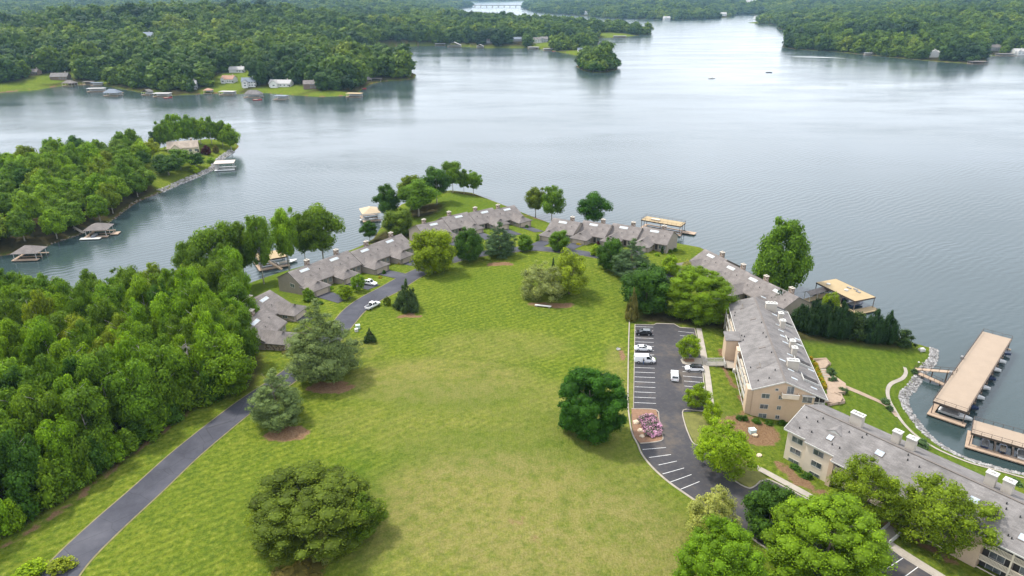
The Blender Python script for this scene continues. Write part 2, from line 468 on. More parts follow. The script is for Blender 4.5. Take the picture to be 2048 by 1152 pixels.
grass = mixc(nt, ramp(nt, n_fine, [(0.35, 0.0), (0.75, 0.38)]), grass, (0.175, 0.195, 0.045))
sfac = math_n(nt, 'MULTIPLY_ADD', st.outputs[0], math_n(nt, 'MULTIPLY', ramp(nt, n_mid, [(0.35, 0.2), (0.65, 1.0)]), 0.16), 1.0)
comb = nt.nodes.new('ShaderNodeCombineColor')
for k in range(3): nt.links.new(sfac, comb.inputs[k])
grass = mixc(nt, 1.0, grass, comb.outputs[0], 'MULTIPLY')
grass = mixc(nt, math_n(nt, 'MULTIPLY', attr(nt, 'lake_lawn'), 0.45), grass, (0.060, 0.105, 0.014))
grass = mixc(nt, math_n(nt, 'MULTIPLY', attr(nt, 'lush'), ramp(nt, n_mid, [(0.35, 0.5), (0.6, 1.0)])), grass, ramp(nt, n_fine, [(0.3, (0.034, 0.082, 0.007)), (0.7, (0.078, 0.126, 0.011))]))
dryf = math_n(nt, 'MULTIPLY', attr(nt, 'dry'), ramp(nt, n_mid, [(0.32, 0.30), (0.58, 1.0)]))
dryc = ramp(nt, n_fine, [(0.3, (0.135, 0.128, 0.030)), (0.7, (0.265, 0.215, 0.095))])
col = mixc(nt, math_n(nt, 'MULTIPLY', dryf, 0.75), grass, dryc)
soilf = ramp(nt, math_n(nt, 'ADD', attr(nt, 'soil'), math_n(nt, 'MULTIPLY_ADD', n_mid, 1.5, -0.78)), [(0.40, 0.0), (0.66, 0.95)])
soilc = ramp(nt, n_fine, [(0.3, (0.120, 0.066, 0.038)), (0.7, (0.240, 0.150, 0.090))])
col = mixc(nt, soilf, col, soilc)
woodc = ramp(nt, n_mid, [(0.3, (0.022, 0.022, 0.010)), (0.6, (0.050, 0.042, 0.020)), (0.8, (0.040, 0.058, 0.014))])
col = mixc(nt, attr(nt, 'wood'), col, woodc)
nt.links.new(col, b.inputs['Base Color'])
b.inputs['Roughness'].default_value = 0.9
b.inputs['Specular IOR Level'].default_value = 0.0
hgt = math_n(nt, 'ADD', math_n(nt, 'MULTIPLY', n_fine, 0.6), math_n(nt, 'MULTIPLY', n_streak, 1.2))
bump(nt, b, hgt, 0.9, 0.5)
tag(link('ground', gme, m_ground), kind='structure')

# ------------------------------------------------------------------ lake
m_water, nt, b = _nt('lake_water')
tc = nt.nodes.new('ShaderNodeTexCoord'); OBJ = tc.outputs['Object']
w1 = noise(nt, 0.95, 3.0, 0.6, vec=OBJ, mscale=(0.55, 1.25, 1.0))
mp = nt.nodes.new('ShaderNodeMapping'); mp.inputs['Rotation'].default_value = (0, 0, R(-38)); nt.links.new(OBJ, mp.inputs['Vector'])
wv = nt.nodes.new('ShaderNodeTexWave'); wv.wave_type = 'BANDS'; wv.bands_direction = 'Y'
wv.inputs['Scale'].default_value = 0.10; wv.inputs['Distortion'].default_value = 11.0; wv.inputs['Detail'].default_value = 3.0; wv.inputs['Detail Scale'].default_value = 0.6
nt.links.new(mp.outputs['Vector'], wv.inputs['Vector'])
wind = noise(nt, 0.006, 4.0, 0.6, vec=OBJ, mscale=(1.0, 2.6, 1.0))
windf = ramp(nt, wind, [(0.38, 0.22), (0.62, 1.0)])
hw = math_n(nt, 'ADD', math_n(nt, 'MULTIPLY', w1, 0.15), math_n(nt, 'MULTIPLY', wv.outputs['Fac'], 0.12))
hw = math_n(nt, 'MULTIPLY', hw, windf)
deep = ramp(nt, noise(nt, 0.01, 3.0, 0.5, vec=OBJ), [(0.3, (0.026, 0.044, 0.044)), (0.7, (0.036, 0.056, 0.060))])
nt.links.new(deep, b.inputs['Base Color'])
nt.links.new(ramp(nt, wind, [(0.3, 0.11), (0.7, 0.20)]), b.inputs['Roughness'])
b.inputs['IOR'].default_value = 1.5
b.inputs['Specular IOR Level'].default_value = 0.5
bump(nt, b, hw, 0.42, 1.0)
WX = axis(-200, 500, 100, -9000, 9000, 0.4); WY = axis(0, 500, 100, -220, 11300, 0.4)
_a, _b = np.meshgrid(WX, WY)
wi = np.arange(_a.size).reshape(_a.shape)
wme = mesh_np('lake', np.stack([_a.ravel(), _b.ravel(), np.zeros(_a.size)], 1),
              np.stack([wi[:-1, :-1], wi[:-1, 1:], wi[1:, 1:], wi[1:, :-1]], -1).reshape(-1, 4), 4)
tag(link('lake', wme, m_water), kind='structure')

# ------------------------------------------------------------------ roads, car park, walks
m_asphalt, nt, b = _nt('asphalt')
f = noise(nt, 0.12, 6.0, 0.65); g = noise(nt, 3.0, 4.0, 0.7)
c = ramp(nt, f, [(0.3, (0.030, 0.031, 0.042)), (0.5, (0.048, 0.049, 0.062)), (0.7, (0.074, 0.074, 0.088))])
c = mixc(nt, ramp(nt, g, [(0.5, 0.0), (0.8, 0.35)]), c, (0.085, 0.083, 0.085))
vo = nt.nodes.new('ShaderNodeTexVoronoi'); vo.feature = 'DISTANCE_TO_EDGE'; vo.inputs['Scale'].default_value = 0.16
tcc = nt.nodes.new('ShaderNodeTexCoord'); nt.links.new(tcc.outputs['Object'], vo.inputs['Vector'])
c = mixc(nt, ramp(nt, vo.outputs['Distance'], [(0.0, 0.6), (0.012, 0.0)]), c, (0.018, 0.018, 0.020))
nt.links.new(c, b.inputs['Base Color']); b.inputs['Roughness'].default_value = 0.85; b.inputs['Specular IOR Level'].default_value = 0.3
m_lot, nt, b = _nt('car_park_asphalt')
f = noise(nt, 0.10, 6.0, 0.7); g = noise(nt, 1.2, 5.0, 0.7)
c = ramp(nt, f, [(0.3, (0.030, 0.029, 0.034)), (0.52, (0.046, 0.044, 0.048)), (0.68, (0.100, 0.082, 0.064))])
c = mixc(nt, ramp(nt, g, [(0.5, 0.0), (0.8, 0.4)]), c, (0.120, 0.098, 0.075))
nt.links.new(c, b.inputs['Base Color']); b.inputs['Roughness'].default_value = 0.85; b.inputs['Specular IOR Level'].default_value = 0.3
m_concrete = simple('concrete', (0.30, 0.265, 0.22), 0.85, 0.22, 0.4)
m_paint = simple('white_line_paint', (0.55, 0.55, 0.54), 0.7, 0.35, 1.2)
m_brickpave = simple('tan_paver', (0.29, 0.215, 0.155), 0.85, 0.25, 1.2)
m_timber = simple('grey_timber', (0.30, 0.22, 0.15), 0.85, 0.25, 1.4)

def resample(pts, step):
    pts = [np.array(p[:2], float) for p in pts]
    # Catmull-Rom then even spacing
    q = []
    for i in range(len(pts)-1):
        p0 = pts[max(i-1, 0)]; p1 = pts[i]; p2 = pts[i+1]; p3 = pts[min(i+2, len(pts)-1)]
        n = max(2, int(np.linalg.norm(p2-p1)/step))
        for k in range(n):
            t = k/n
            q.append(0.5*((2*p1)+(-p0+p2)*t+(2*p0-5*p1+4*p2-p3)*t*t+(-p0+3*p1-3*p2+p3)*t**3))
    q.append(pts[-1])
    return np.array(q)
def strip(name, pts, width, zoff, mat, step=1.5, nc=4, parent=None):
    q = resample(pts, step)
    t = np.gradient(q, axis=0); t /= np.linalg.norm(t, axis=1)[:, None] + 1e-9
    nrm = np.stack([-t[:, 1], t[:, 0]], 1)
    w = np.interp(np.linspace(0, 1, len(q)), np.linspace(0, 1, len(width)), width) if hasattr(width, '__len__') else np.full(len(q), width)
    V = []
    for i in range(len(q)):
        for j in range(nc+1):
            p = q[i] + nrm[i] * w[i] * (j/nc - 0.5)
            V.append((p[0], p[1], gz(p[0], p[1]) + zoff))
    F = [(i*(nc+1)+j+1, i*(nc+1)+j, (i+1)*(nc+1)+j, (i+1)*(nc+1)+j+1) for i in range(len(q)-1) for j in range(nc)]
    return link(name, mesh_np(name, V, F, 4, True), mat, parent)
def kerb(name, pts, w, h, mat, step=1.2, parent=None, base=None, smooth=True):
    q = resample(pts, step) if smooth else np.array([p[:2] for p in pts])
    t = np.gradient(q, axis=0); t /= np.linalg.norm(t, axis=1)[:, None] + 1e-9
    nrm = np.stack([-t[:, 1], t[:, 0]], 1)
    V = []; F = []
    for i in range(len(q)):
        a = q[i] + nrm[i]*w/2; c = q[i] - nrm[i]*w/2
        z = gz(*q[i]) if base is None else base
        V += [(a[0], a[1], z-0.3), (a[0], a[1], z+h), (c[0], c[1], z+h), (c[0], c[1], z-0.3)]
    for i in range(len(q)-1):
        for j in range(3):
            F.append((i*4+j, i*4+j+1, (i+1)*4+j+1, (i+1)*4+j))
    n = len(q)-1
    F += [(0, 3, 2, 1), (n*4, n*4+1, n*4+2, n*4+3)]
    return link(name, mesh_np(name, V, F, 4), mat, parent)
def GL(lst): return [G(a, b) for a, b in lst]

ROAD = [(60,1240),(131,1135),(205,1060),(294,980),(372,908),(455,840),(500,806),(556,768),(604,733),(650,690),(684,650),(708,622),(738,600),(780,578),(822,553),(868,532),(930,514),(1000,503),(1060,497),(1120,501),(1180,509),(1235,521),(1290,537),(1340,556)]
tag(strip('road_edge', GL(ROAD), [7.3, 7.3, 7.2, 7.0, 7.1, 7.0, 7.6, 8.6, 7.6, 7.0, 7.0, 7.0, 6.6, 6.0], 0.055, simple('worn_road_edge', (0.17, 0.15, 0.07), 0.95, 0.4, 0.8)), kind='structure')
road = tag(strip('drive_road', GL(ROAD), [6.6, 6.6, 6.6, 6.4, 6.4, 6.4, 7.0, 8.0, 7.0, 6.4, 6.4, 6.4, 6.0, 5.5], 0.09, m_asphalt), kind='structure')
lot = tag(MB().poly([(x, y, LOT_Z) for x, y in LOT]).build('car_park', m_lot), kind='structure')
def line(a, c, w=0.13):
    a = P(a[0], a[1], LOT_Z); c = P(c[0], c[1], LOT_Z)
    d = (c-a)[:2]; d /= np.linalg.norm(d); n = np.array([-d[1], d[0]]) * w/2
    z = LOT_Z + 0.012
    MB().poly([(a[0]+n[0], a[1]+n[1], z), (c[0]+n[0], c[1]+n[1], z), (c[0]-n[0], c[1]-n[1], z), (a[0]-n[0], a[1]-n[1], z)]).build('parking_line', m_paint, lot)
_a, _b = P(1270, 653, LOT_Z), P(1267, 805, LOT_Z)
for k in range(18):
    p = _a + (_b - _a) * k / 17.0
    v = (576 - 0) 
    q = p + np.array([5.3, -0.42, 0])
    d = (q-p)[:2]; d /= np.linalg.norm(d); n = np.array([-d[1], d[0]]) * 0.065; z = LOT_Z + 0.012
    MB().poly([(p[0]+n[0], p[1]+n[1], z), (q[0]+n[0], q[1]+n[1], z), (q[0]-n[0], q[1]-n[1], z), (p[0]-n[0], p[1]-n[1], z)]).build('parking_line', m_paint, lot)
for a, c in [((1356,662.5),(1388,666)),((1360,671),(1390,674)),((1364,733),(1372,734)),((1365,743),(1402,745.5)),((1366,752),(1404,755)),((1368,762),(1405,765)),((1369,772),(1408,775)),((1372,804),(1414,808)),
             ((1285,899),(1332,895)),((1298,915),(1342,909)),((1317,930),(1354,922)),((1325,948),(1368,936)),((1341,964),(1383,949)),((1360,979),(1399,963)),
             ((1774,1137),(1806,1116)),((1806,1156),(1836,1134)),((1840,1176),(1866,1152)),((1551,995),(1572,985))]:
    line(a, c)
def LP(lst): return [P(a, b, LOT_Z) for a, b in lst]
tag(kerb('kerb', LP([(1267,817),(1270,649),(1307,650),(1313,647),(1348,648),(1360,655),(1389,657)]), 0.22, 0.13, m_concrete, base=LOT_Z, smooth=False), kind='structure')
tag(kerb('kerb', LP([(1389.5,657.5),(1397.5,690),(1403.5,719),(1382,731),(1366,727),(1362,719),(1367,715.5),(1403,717)]), 0.22, 0.13, m_concrete, base=LOT_Z, smooth=False), kind='structure')
tag(kerb('kerb', LP([(1404.5,731),(1409.5,778),(1419,818),(1400,822),(1372,819),(1365,825),(1369,845),(1377,868),(1388,888),(1411,893)]), 0.25, 0.13, m_concrete, base=LOT_Z), kind='structure')
tag(kerb('kerb', LP([(1470,962),(1480,969),(1499,977),(1512,971),(1535,959),(1600,990.5),(1690,1038.5),(1760,1080.5),(1800,1110.5),(1880,1160)]), 0.25, 0.14, m_concrete, base=LOT_Z), kind='structure')
tag(kerb('kerb', LP([(1259,640),(1257,700),(1256,800),(1258,830),(1264,866),(1275,888),(1284,909),(1305,935),(1336,963),(1374,990),(1450,1042),(1540,1102),(1640,1182)]), 0.32, 0.16, m_concrete, base=LOT_Z), kind='structure')
tag(strip('pavement', LP([(1397.5,657),(1404,690),(1409.5,719),(1416,760),(1420,795),(1425,830)]), 1.5, 0.16, m_concrete, nc=2), kind='structure')
tag(strip('pavement', LP([(1506,930),(1545,952),(1606,985),(1700,1037),(1765,1078),(1806,1106),(1900,1165)]), 1.6, 0.16, m_concrete, nc=2), kind='structure')
pi = LP([(1382,731),(1366,727),(1362,719),(1367,715.5),(1403,717),(1405,731)])
m_mulch = simple('bark_mulch', (0.20, 0.115, 0.07), 0.95, 0.35, 1.6, bmp=0.5)
tag(MB().prism([tuple(p[:2]) for p in pi], LOT_Z - 0.2, LOT_Z + 0.10).build('planting_bed', m_concrete), kind='structure')
tag(MB().prism([tuple(p[:2]) for p in LP([(1372,725),(1366,721),(1370,717.5),(1388,718),(1389,724)])], LOT_Z - 0.2, LOT_Z + 0.125).build('planting_bed', m_mulch), kind='structure')
tag(MB().prism([tuple(p[:2]) for p in LP([(1263,818),(1312,820),(1318,838),(1322,858),(1326,875),(1322,882),(1296,886),(1280,887),(1268,872),(1264,850)])], LOT_Z - 0.2, LOT_Z + 0.10).build('planting_bed', m_mulch), kind='structure')
tag(kerb('kerb', LP([(1263,818),(1312,820),(1318,838),(1322,858),(1326,875),(1322,882),(1296,886),(1280,887)]), 0.2, 0.14, m_concrete, base=LOT_Z), kind='structure')
tag(MB().prism([tuple(p[:2]) for p in LP([(1366,826),(1371,845),(1379,867),(1390,886),(1412,891),(1430,905),(1470,960),(1500,975),(1534,957),(1470,900),(1424,828)])], LOT_Z - 0.2, LOT_Z + 0.07).build('planting_bed', simple('worn_verge', (0.125, 0.125, 0.030), 0.95, 0.4, 0.5)), kind='structure')

# steps, terraces and the long walk down to the boat dock
def terrace(name, px_list, h, mat, label=None):
    pts = GL(px_list); zt = max(p[2] for p in pts) + h
    return tag(MB().prism([(p[0], p[1]) for p in pts], min(p[2] for p in pts) - 0.4, zt).build(name, mat), kind='structure'), zt
_, zt1 = terrace('terrace', [(1630,722),(1652,722),(1657,732),(1650,739),(1634,739)], 0.15, m_brickpave)
tag(kerb('terrace_wall', GL([(1627,722),(1652,720.5),(1660,731)]), 0.4, 0.75, m_brickpave, smooth=False), kind='structure')
_, zt2 = terrace('terrace', [(1640,790),(1668,792),(1684,802),(1680,810),(1650,806)], 0.2, m_brickpave)
tag(kerb('terrace_wall', GL([(1668,789),(1681,792),(1688,806),(1655,812)]), 0.4, 0.7, m_brickpave, smooth=False), kind='structure')
terrace('terrace', [(1648,758),(1668,756),(1690,775),(1690,790),(1655,788)], 0.1, m_brickpave)
stair = tag(empty('garden_steps', tuple(G(1645, 755)), 0, 'tan garden steps between two terraces beside the long apartment block', 'steps'))
_p0, _p1 = G(1640, 739), G(1653, 760)
for k in range(9):
    t = (k + 0.5) / 9
    p = _p0 + (_p1 - _p0) * t
    z = (zt1 - 0.1) * (1 - t) + (G(1655, 762)[2] + 0.15) * t
    d = (_p1 - _p0)[:2]; d /= np.linalg.norm(d); n = np.array([-d[1], d[0]])
    a = p[:2] + n*1.5; c = p[:2] - n*1.5; L = np.linalg.norm((_p1-_p0)[:2]) / 18 + 0.03
    base = np.array(stair.location)
    ring = [a - d*L, c - d*L, c + d*L, a + d*L]
    MB().hexa([(q[0]-base[0], q[1]-base[1], z-0.9-base[2]) for q in ring] + [(q[0]-base[0], q[1]-base[1], z-base[2]) for q in ring]).build('step', m_brickpave if k % 2 else m_concrete, stair)
tag(strip('footpath', GL([(1672,770),(1700,778),(1735,793),(1768,808),(1785,822),(1796,835)]), [3.2, 2.0, 1.9, 1.8, 1.6, 1.5], 0.10, m_brickpave), kind='structure')
tag(strip('footpath', GL([(1809,735),(1812,745),(1805,757),(1782,768),(1775,782),(1778,800),(1788,818),(1800,838),(1815,856),(1838,876),(1870,896),(1930,922),(2010,945),(2080,965)]), 1.0, 0.10, m_concrete, nc=2), kind='structure')
tag(strip('footpath', GL([(1088,478),(1090,470),(1096,462)]), 1.2, 0.09, m_concrete, nc=2), kind='structure')

# ------------------------------------------------------------------ rip-rap banks
def stones(name, px_line, d0, d1, n, smin, smax, mat, seed):
    rs = np.random.RandomState(seed)
    ln = resample([P(a, b, 0) for a, b in px_line], 0.5)
    ico = bmesh.new(); bmesh.ops.create_icosphere(ico, subdivisions=1, radius=1.0)
    bv = np.array([v.co[:] for v in ico.verts]); bf = np.array([[v.index for v in f.verts] for f in ico.faces]); ico.free()
    V = []; F = []
    t = np.gradient(ln, axis=0); t /= np.linalg.norm(t, axis=1)[:, None]
    nr = np.stack([-t[:, 1], t[:, 0]], 1)
    mid = ln[len(ln)//2] + nr[len(ln)//2]*2
    if shore_d(*mid) < shore_d(*(ln[len(ln)//2] - nr[len(ln)//2]*2)): nr = -nr
    for k in range(n):
        i = rs.randint(len(ln)); d = rs.uniform(d0, d1)
        p = ln[i] + nr[i]*d + t[i]*rs.uniform(-.4, .4)
        s = rs.uniform(smin, smax)
        sc = np.array([rs.uniform(.7, 1.3), rs.uniform(.7, 1.3), rs.uniform(.5, .9)]) * s
        a = rs.uniform(0, 6.28); ca, sa = math.cos(a), math.sin(a)
        v = bv * (1 + rs.uniform(-.22, .22, (len(bv), 1))) * sc
        v = np.stack([v[:, 0]*ca - v[:, 1]*sa, v[:, 0]*sa + v[:, 1]*ca, v[:, 2]], 1)
        v += [p[0], p[1], max(gz(p[0], p[1]), -0.1) + s*0.2]
        F.append(bf + len(V)*len(bv)); V.append(v)
    o = link(name, mesh_np(name, np.concatenate(V), np.concatenate(F), 3), mat)
    return o
m_boulder0 = simple('dull_stone', (0.19, 0.16, 0.13), 0.9, 0.3, 1.0)
m_rock, nt, b = _nt('pale_riprap_stone')
oi = noise(nt, 0.9, 2.0, 0.5)
nt.links.new(ramp(nt, oi, [(0.3, (0.10, 0.095, 0.09)), (0.5, (0.23, 0.22, 0.21)), (0.7, (0.40, 0.39, 0.38))]), b.inputs['Base Color'])
b.inputs['Roughness'].default_value = 0.9
tag(stones('riprap_stones', [(1872,699),(1869,724),(1852,741),(1829,777),(1812,797),(1820,823),(1842,853),(1856,870),(1898,901),(1948,923),(2009,940),(2090,957)], -0.7, 1.8, 3300, 0.16, 0.34, m_rock, 1),
    'bank of pale grey loose stones along the lawn shore', 'stones', kind='stuff')
tag(stones('riprap_stones', [(325,384),(360,369),(400,352),(429,338),(437,325),(452,314),(468,303)], -0.8, 3.0, 1000, 0.35, 0.65, m_rock, 2), 'white stone bank along the shore of the wooded point', 'stones', kind='stuff')
tag(stones('riprap_stones', [(81,501),(104,488),(146,474),(169,465),(216,447),(258,415),(281,401),(325,384)], -0.4, 0.9, 130, 0.25, 0.5, m_boulder0, 3), 'grey stones at the foot of the wooded cove bank', 'stones', kind='stuff')

# ------------------------------------------------------------------ foliage and bark
def leaf_material(name, trans=0.34, rough=0.55, use_random=False):
    m, nt, b = _nt(name)
    oi = nt.nodes.new('ShaderNodeObjectInfo')
    t = attr(nt, 'tint')
    base = oi.outputs['Color']
    if use_random:
        wn_ = nt.nodes.new('ShaderNodeTexNoise'); wn_.inputs['Scale'].default_value = 0.006; wn_.inputs['Detail'].default_value = 4.0
        nt.links.new(oi.outputs['Location'], wn_.inputs['Vector'])
        stand = math_n(nt, 'ADD', math_n(nt, 'MULTIPLY', oi.outputs['Random'], 0.5), math_n(nt, 'MULTIPLY_ADD', wn_.outputs['Fac'], 2.6, -1.05), clamp=True)
        base = ramp(nt, stand, [(0.0, (0.018, 0.042, 0.016)), (0.35, (0.040, 0.082, 0.013)), (0.6, (0.070, 0.122, 0.011)), (0.85, (0.100, 0.155, 0.012)), (1.0, (0.130, 0.175, 0.014))])
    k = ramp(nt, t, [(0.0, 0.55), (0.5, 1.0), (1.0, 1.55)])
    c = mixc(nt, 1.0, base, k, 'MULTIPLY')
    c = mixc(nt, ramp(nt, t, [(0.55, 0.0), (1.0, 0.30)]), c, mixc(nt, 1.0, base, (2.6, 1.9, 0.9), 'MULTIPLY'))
    nt.links.new(c, b.inputs['Base Color'])
    b.inputs['Roughness'].default_value = rough
    b.inputs['Specular IOR Level'].default_value = 0.08
    tr = nt.nodes.new('ShaderNodeBsdfTranslucent')
    nt.links.new(mixc(nt, 1.0, c, (1.35, 1.30, 0.55), 'MULTIPLY'), tr.inputs['Color'])
    mx = nt.nodes.new('ShaderNodeMixShader'); mx.inputs[0].default_value = trans
    nt.links.new(b.outputs[0], mx.inputs[1]); nt.links.new(tr.outputs[0], mx.inputs[2])
    nt.links.new(mx.outputs[0], nt.nodes['Material Output'].inputs['Surface'])
    return m
m_leaf = leaf_material('leaves')
m_needle = leaf_material('needles', 0.14, 0.6)
m_farleaf = leaf_material('distant_leaves', 0.2, 0.6, True)
m_bark = simple('bark', (0.16, 0.13, 0.10), 0.95, 0.35, 3.0)
m_paleb = simple('pale_bark', (0.36, 0.33, 0.28), 0.95, 0.3, 3.0)

_ico = bmesh.new(); bmesh.ops.create_icosphere(_ico, subdivisions=1, radius=1.0)
ICO_V = np.array([v.co[:] for v in _ico.verts]); ICO_F = np.array([[v.index for v in f.verts] for f in _ico.faces]); _ico.free()

def crown(name, seed, z0, prof, nl, rl, nleaf, leaf, flat=0.85, aspect=0.75, jit=0.7, up=0.35, core=0.70, mat=None, shell=0.35, droop=0.0, lo=0.0, irr=0.30, norm=True):
    """unit crown (height 1, width 1): leaf-sized faces over many lobes"""
    rs = np.random.RandomState(seed)
    t = rs.uniform(lo, 1, nl * 3); pr = np.array([prof(x) for x in t])
    keep = rs.uniform(0, 1, len(t)) < (0.25 + 0.75 * pr / pr.max())
    t = t[keep][:nl]; pr = pr[keep][:nl]; n = len(t)
    rad_l = rl * rs.uniform(0.6, 1.42, n) * np.clip(pr * 1.2, 0.45, 1.0)
    th = rs.uniform(0, 6.283, n); uu = np.sqrt(rs.uniform(0, 1, n) * (1 - shell*np.clip((0.85-t)/0.35, 0, 1)) + shell*np.clip((0.85-t)/0.35, 0, 1))
    ph = rs.uniform(0, 6.28, 3)
    lump = 1 + irr * (0.5*np.sin(2*th + ph[0] + 3*t) + 0.5*np.sin(3*th + ph[1] - 6*t) + 0.35*np.sin(5*th + ph[2]))
    rr = np.maximum(pr * 0.5 * np.clip(lump, .45, 1.12) - rad_l * 0.75, 0.0) * uu
    z = z0 + (1 - z0) * t
    z = np.where(t > 0.45, z0 + (z - z0) * (1 - 0.22*irr/0.3*(0.5 + 0.5*np.sin(2*th + ph[2]))), z)
    z = np.clip(z, z0 + rad_l * flat * 0.8, 1 - rad_l * flat)
    z = z - droop * rr
    C = np.stack([rr * np.cos(th), rr * np.sin(th), z], 1)
    S = np.stack([rad_l, rad_l, rad_l * flat], 1)
    ltint = rs.uniform(0, 1, n)
    w = rad_l ** 2; w /= w.sum()
    m = int(nleaf * 2.4)
    li = rs.choice(n, m, p=w)
    d = rs.normal(size=(m, 3)); d /= np.linalg.norm(d, axis=1)[:, None]
    p = C[li] + d * S[li] * rs.uniform(0.70, 1.0, (m, 1)) ** 0.6 * rs.uniform(0.95, 1.22, (m, 1))
    ok = np.ones(m, bool)
    for k in range(n):
        q = (p - C[k]) / S[k]
        ok &= ~((np.einsum('ij,ij->i', q, q) < 0.62) & (li != k))
    ok &= p[:, 2] > z0 * 0.6
    sel = np.where(ok)[0][:nleaf]
    p = p[sel]; d = d[sel]; li = li[sel]; m = len(sel)
    if norm:
        g = 0.49 / np.percentile(np.hypot(p[:, 0], p[:, 1]), 98.5); gz_ = (1 - z0) / (p[:, 2].max() - z0)
        p = np.stack([p[:, 0]*g, p[:, 1]*g, z0 + (p[:, 2]-z0)*gz_], 1); C = np.stack([C[:, 0]*g, C[:, 1]*g, z0 + (C[:, 2]-z0)*gz_], 1); S = S * [g, g, gz_]
    nr = d + rs.normal(size=(m, 3)) * jit * 0.6 + np.array([0, 0, up])
    nr /= np.linalg.norm(nr, axis=1)[:, None]
    a = rs.normal(size=(m, 3)); u = np.cross(nr, a); u /= np.linalg.norm(u, axis=1)[:, None] + 1e-9
    v = np.cross(nr, u)
    s = leaf * rs.uniform(0.55, 1.35, (m, 1)) * 0.5
    V = np.stack([p - u*s, p - v*s*aspect, p + u*s, p + v*s*aspect], 1).reshape(-1, 3)
    i0 = np.arange(m)[:, None] * 4
    F = np.concatenate([i0 + [0, 1, 2], i0 + [0, 2, 3]])
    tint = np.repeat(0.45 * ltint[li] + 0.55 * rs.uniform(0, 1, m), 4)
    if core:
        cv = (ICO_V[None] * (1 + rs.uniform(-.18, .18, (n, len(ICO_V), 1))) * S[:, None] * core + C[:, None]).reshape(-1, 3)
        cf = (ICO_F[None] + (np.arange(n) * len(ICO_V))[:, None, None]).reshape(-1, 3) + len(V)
        V = np.concatenate([V, cv]); F = np.concatenate([F, cf]); tint = np.concatenate([tint, np.repeat(ltint * 0.55, len(ICO_V))])  # inner cores darker: shade inside the crown put into the tint
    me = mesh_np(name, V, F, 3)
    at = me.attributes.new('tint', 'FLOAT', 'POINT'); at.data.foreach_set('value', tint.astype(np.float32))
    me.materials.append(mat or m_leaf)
    return me
def trunk(name, seed, r, top, nb, z0, spread, mat, stems=1, k=6):
    rs = np.random.RandomState(seed); mb = MB()
    for s in range(stems):
        lean = rs.uniform(-.05, .05, 2) if stems == 1 else np.array([math.cos(6.28*s/stems + .4), math.sin(6.28*s/stems + .4)]) * spread * 0.45
        pts = [(lean[0]*q*q, lean[1]*q*q, -0.03 + (top+0.03)*q) for q in np.linspace(0, 1, 6)]
        mb.tube(pts, [r*(1.35 if i == 0 else 1)*(1 - 0.75*q) for i, q in enumerate(np.linspace(0, 1, 6))], k)
        for i in range(nb):
            q = rs.uniform(0.4, 0.95); a = rs.uniform(0, 6.28); L = spread * rs.uniform(0.5, 1.0)
            b0 = np.array([lean[0]*q*q, lean[1]*q*q, top*q])
            pp = [b0, b0 + [math.cos(a)*L*.45, math.sin(a)*L*.45, L*.35], b0 + [math.cos(a)*L, math.sin(a)*L, L*.6]]
            mb.tube(pp, [r*.5*(1-.5*q), r*.3*(1-.5*q), r*.08], 4)
    me = mb.mesh(name, True); me.materials.append(mat)
    return me
dome = lambda t: math.sqrt(max(0.02, 1 - (abs(t - 0.42) / 0.60) ** 2.3))
oval = lambda t: math.sqrt(max(0.02, 1 - (abs(t - 0.48) / 0.56) ** 2.2))
ball = lambda t: math.sqrt(max(0.02, 1 - (abs(t - 0.45) / 0.58) ** 2.8))
pinep = lambda t: max(0.12, (1 if t < 0.2 else (1 - (t - 0.2) / 0.8) ** 0.66) * (0.74 + 0.26 * math.sin(6.28 * (t * 4.2)) ** 2) * min(1, 0.72 + t))
cone = lambda t: max(0.05, (1 - t) ** 0.85 * min(1, 0.8 + t * 2.5))
colm = lambda t: max(0.10, (1 - t ** 2.2) ** 0.75 * min(1, 0.86 + t))
low = lambda t: math.sqrt(max(0.02, 1 - t ** 2.2)) * min(1.0, 0.80 + t)
SPEC = {}
def spec(key, zc, crowns, trunks): SPEC[key] = (zc, crowns, trunks)
T_BROAD = [trunk('trunk', 40 + k, 0.020, 0.72, 7, 0.2, 0.32, m_bark) for k in range(3)]
T_TALL = [trunk('trunk', 50 + k, 0.018, 0.80, 7, 0.3, 0.30, m_paleb) for k in range(3)]
T_MULTI = [trunk('trunk', 60 + k, 0.014, 0.66, 5, 0.1, 0.26, m_bark, 4) for k in range(2)]
spec('broad', 0.10, [crown('crown', 100 + k, 0.10, dome, 72, 0.130, 8000, 0.033, irr=0.16, core=0.76) for k in range(4)], T_BROAD)
spec('tall', 0.30, [crown('crown', 110 + k, 0.30, oval, 54, 0.135, 6500, 0.032, 0.62, shell=0.15) for k in range(3)], T_TALL)
spec('wood', 0.08, [crown('crown', 120 + k, 0.08, oval, 60, 0.145, 6600, 0.034, 0.60, irr=0.34) for k in range(5)], T_TALL)
spec('maple', 0.05, [crown('crown', 130 + k, 0.04, ball, 150, 0.095, 16000, 0.023, 0.9, jit=0.6, irr=0.04, core=0.88, shell=0.2) for k in range(2)], T_BROAD)
spec('open', 0.14, [crown('crown', 140 + k, 0.14, dome, 70, 0.115, 9500, 0.027, 0.7, jit=0.9, core=0.62) for k in range(3)], T_MULTI)
spec('big', 0.04, [crown('crown', 135 + k, 0.04, ball, 230, 0.078, 27000, 0.0155, 0.85, jit=0.95, irr=0.12, core=0.80) for k in range(2)], T_BROAD)
spec('airy', 0.12, [crown('crown', 145 + k, 0.12, dome, 120, 0.090, 18000, 0.0185, 0.7, jit=0.9, irr=0.3, core=0.6) for k in range(2)], T_MULTI)
spec('olive', 0.03, [crown('crown', 150 + k, 0.02, low, 190, 0.082, 19000, 0.0165, 0.75, jit=0.9, core=0.78, up=0.5, irr=0.10) for k in range(2)], T_MULTI)
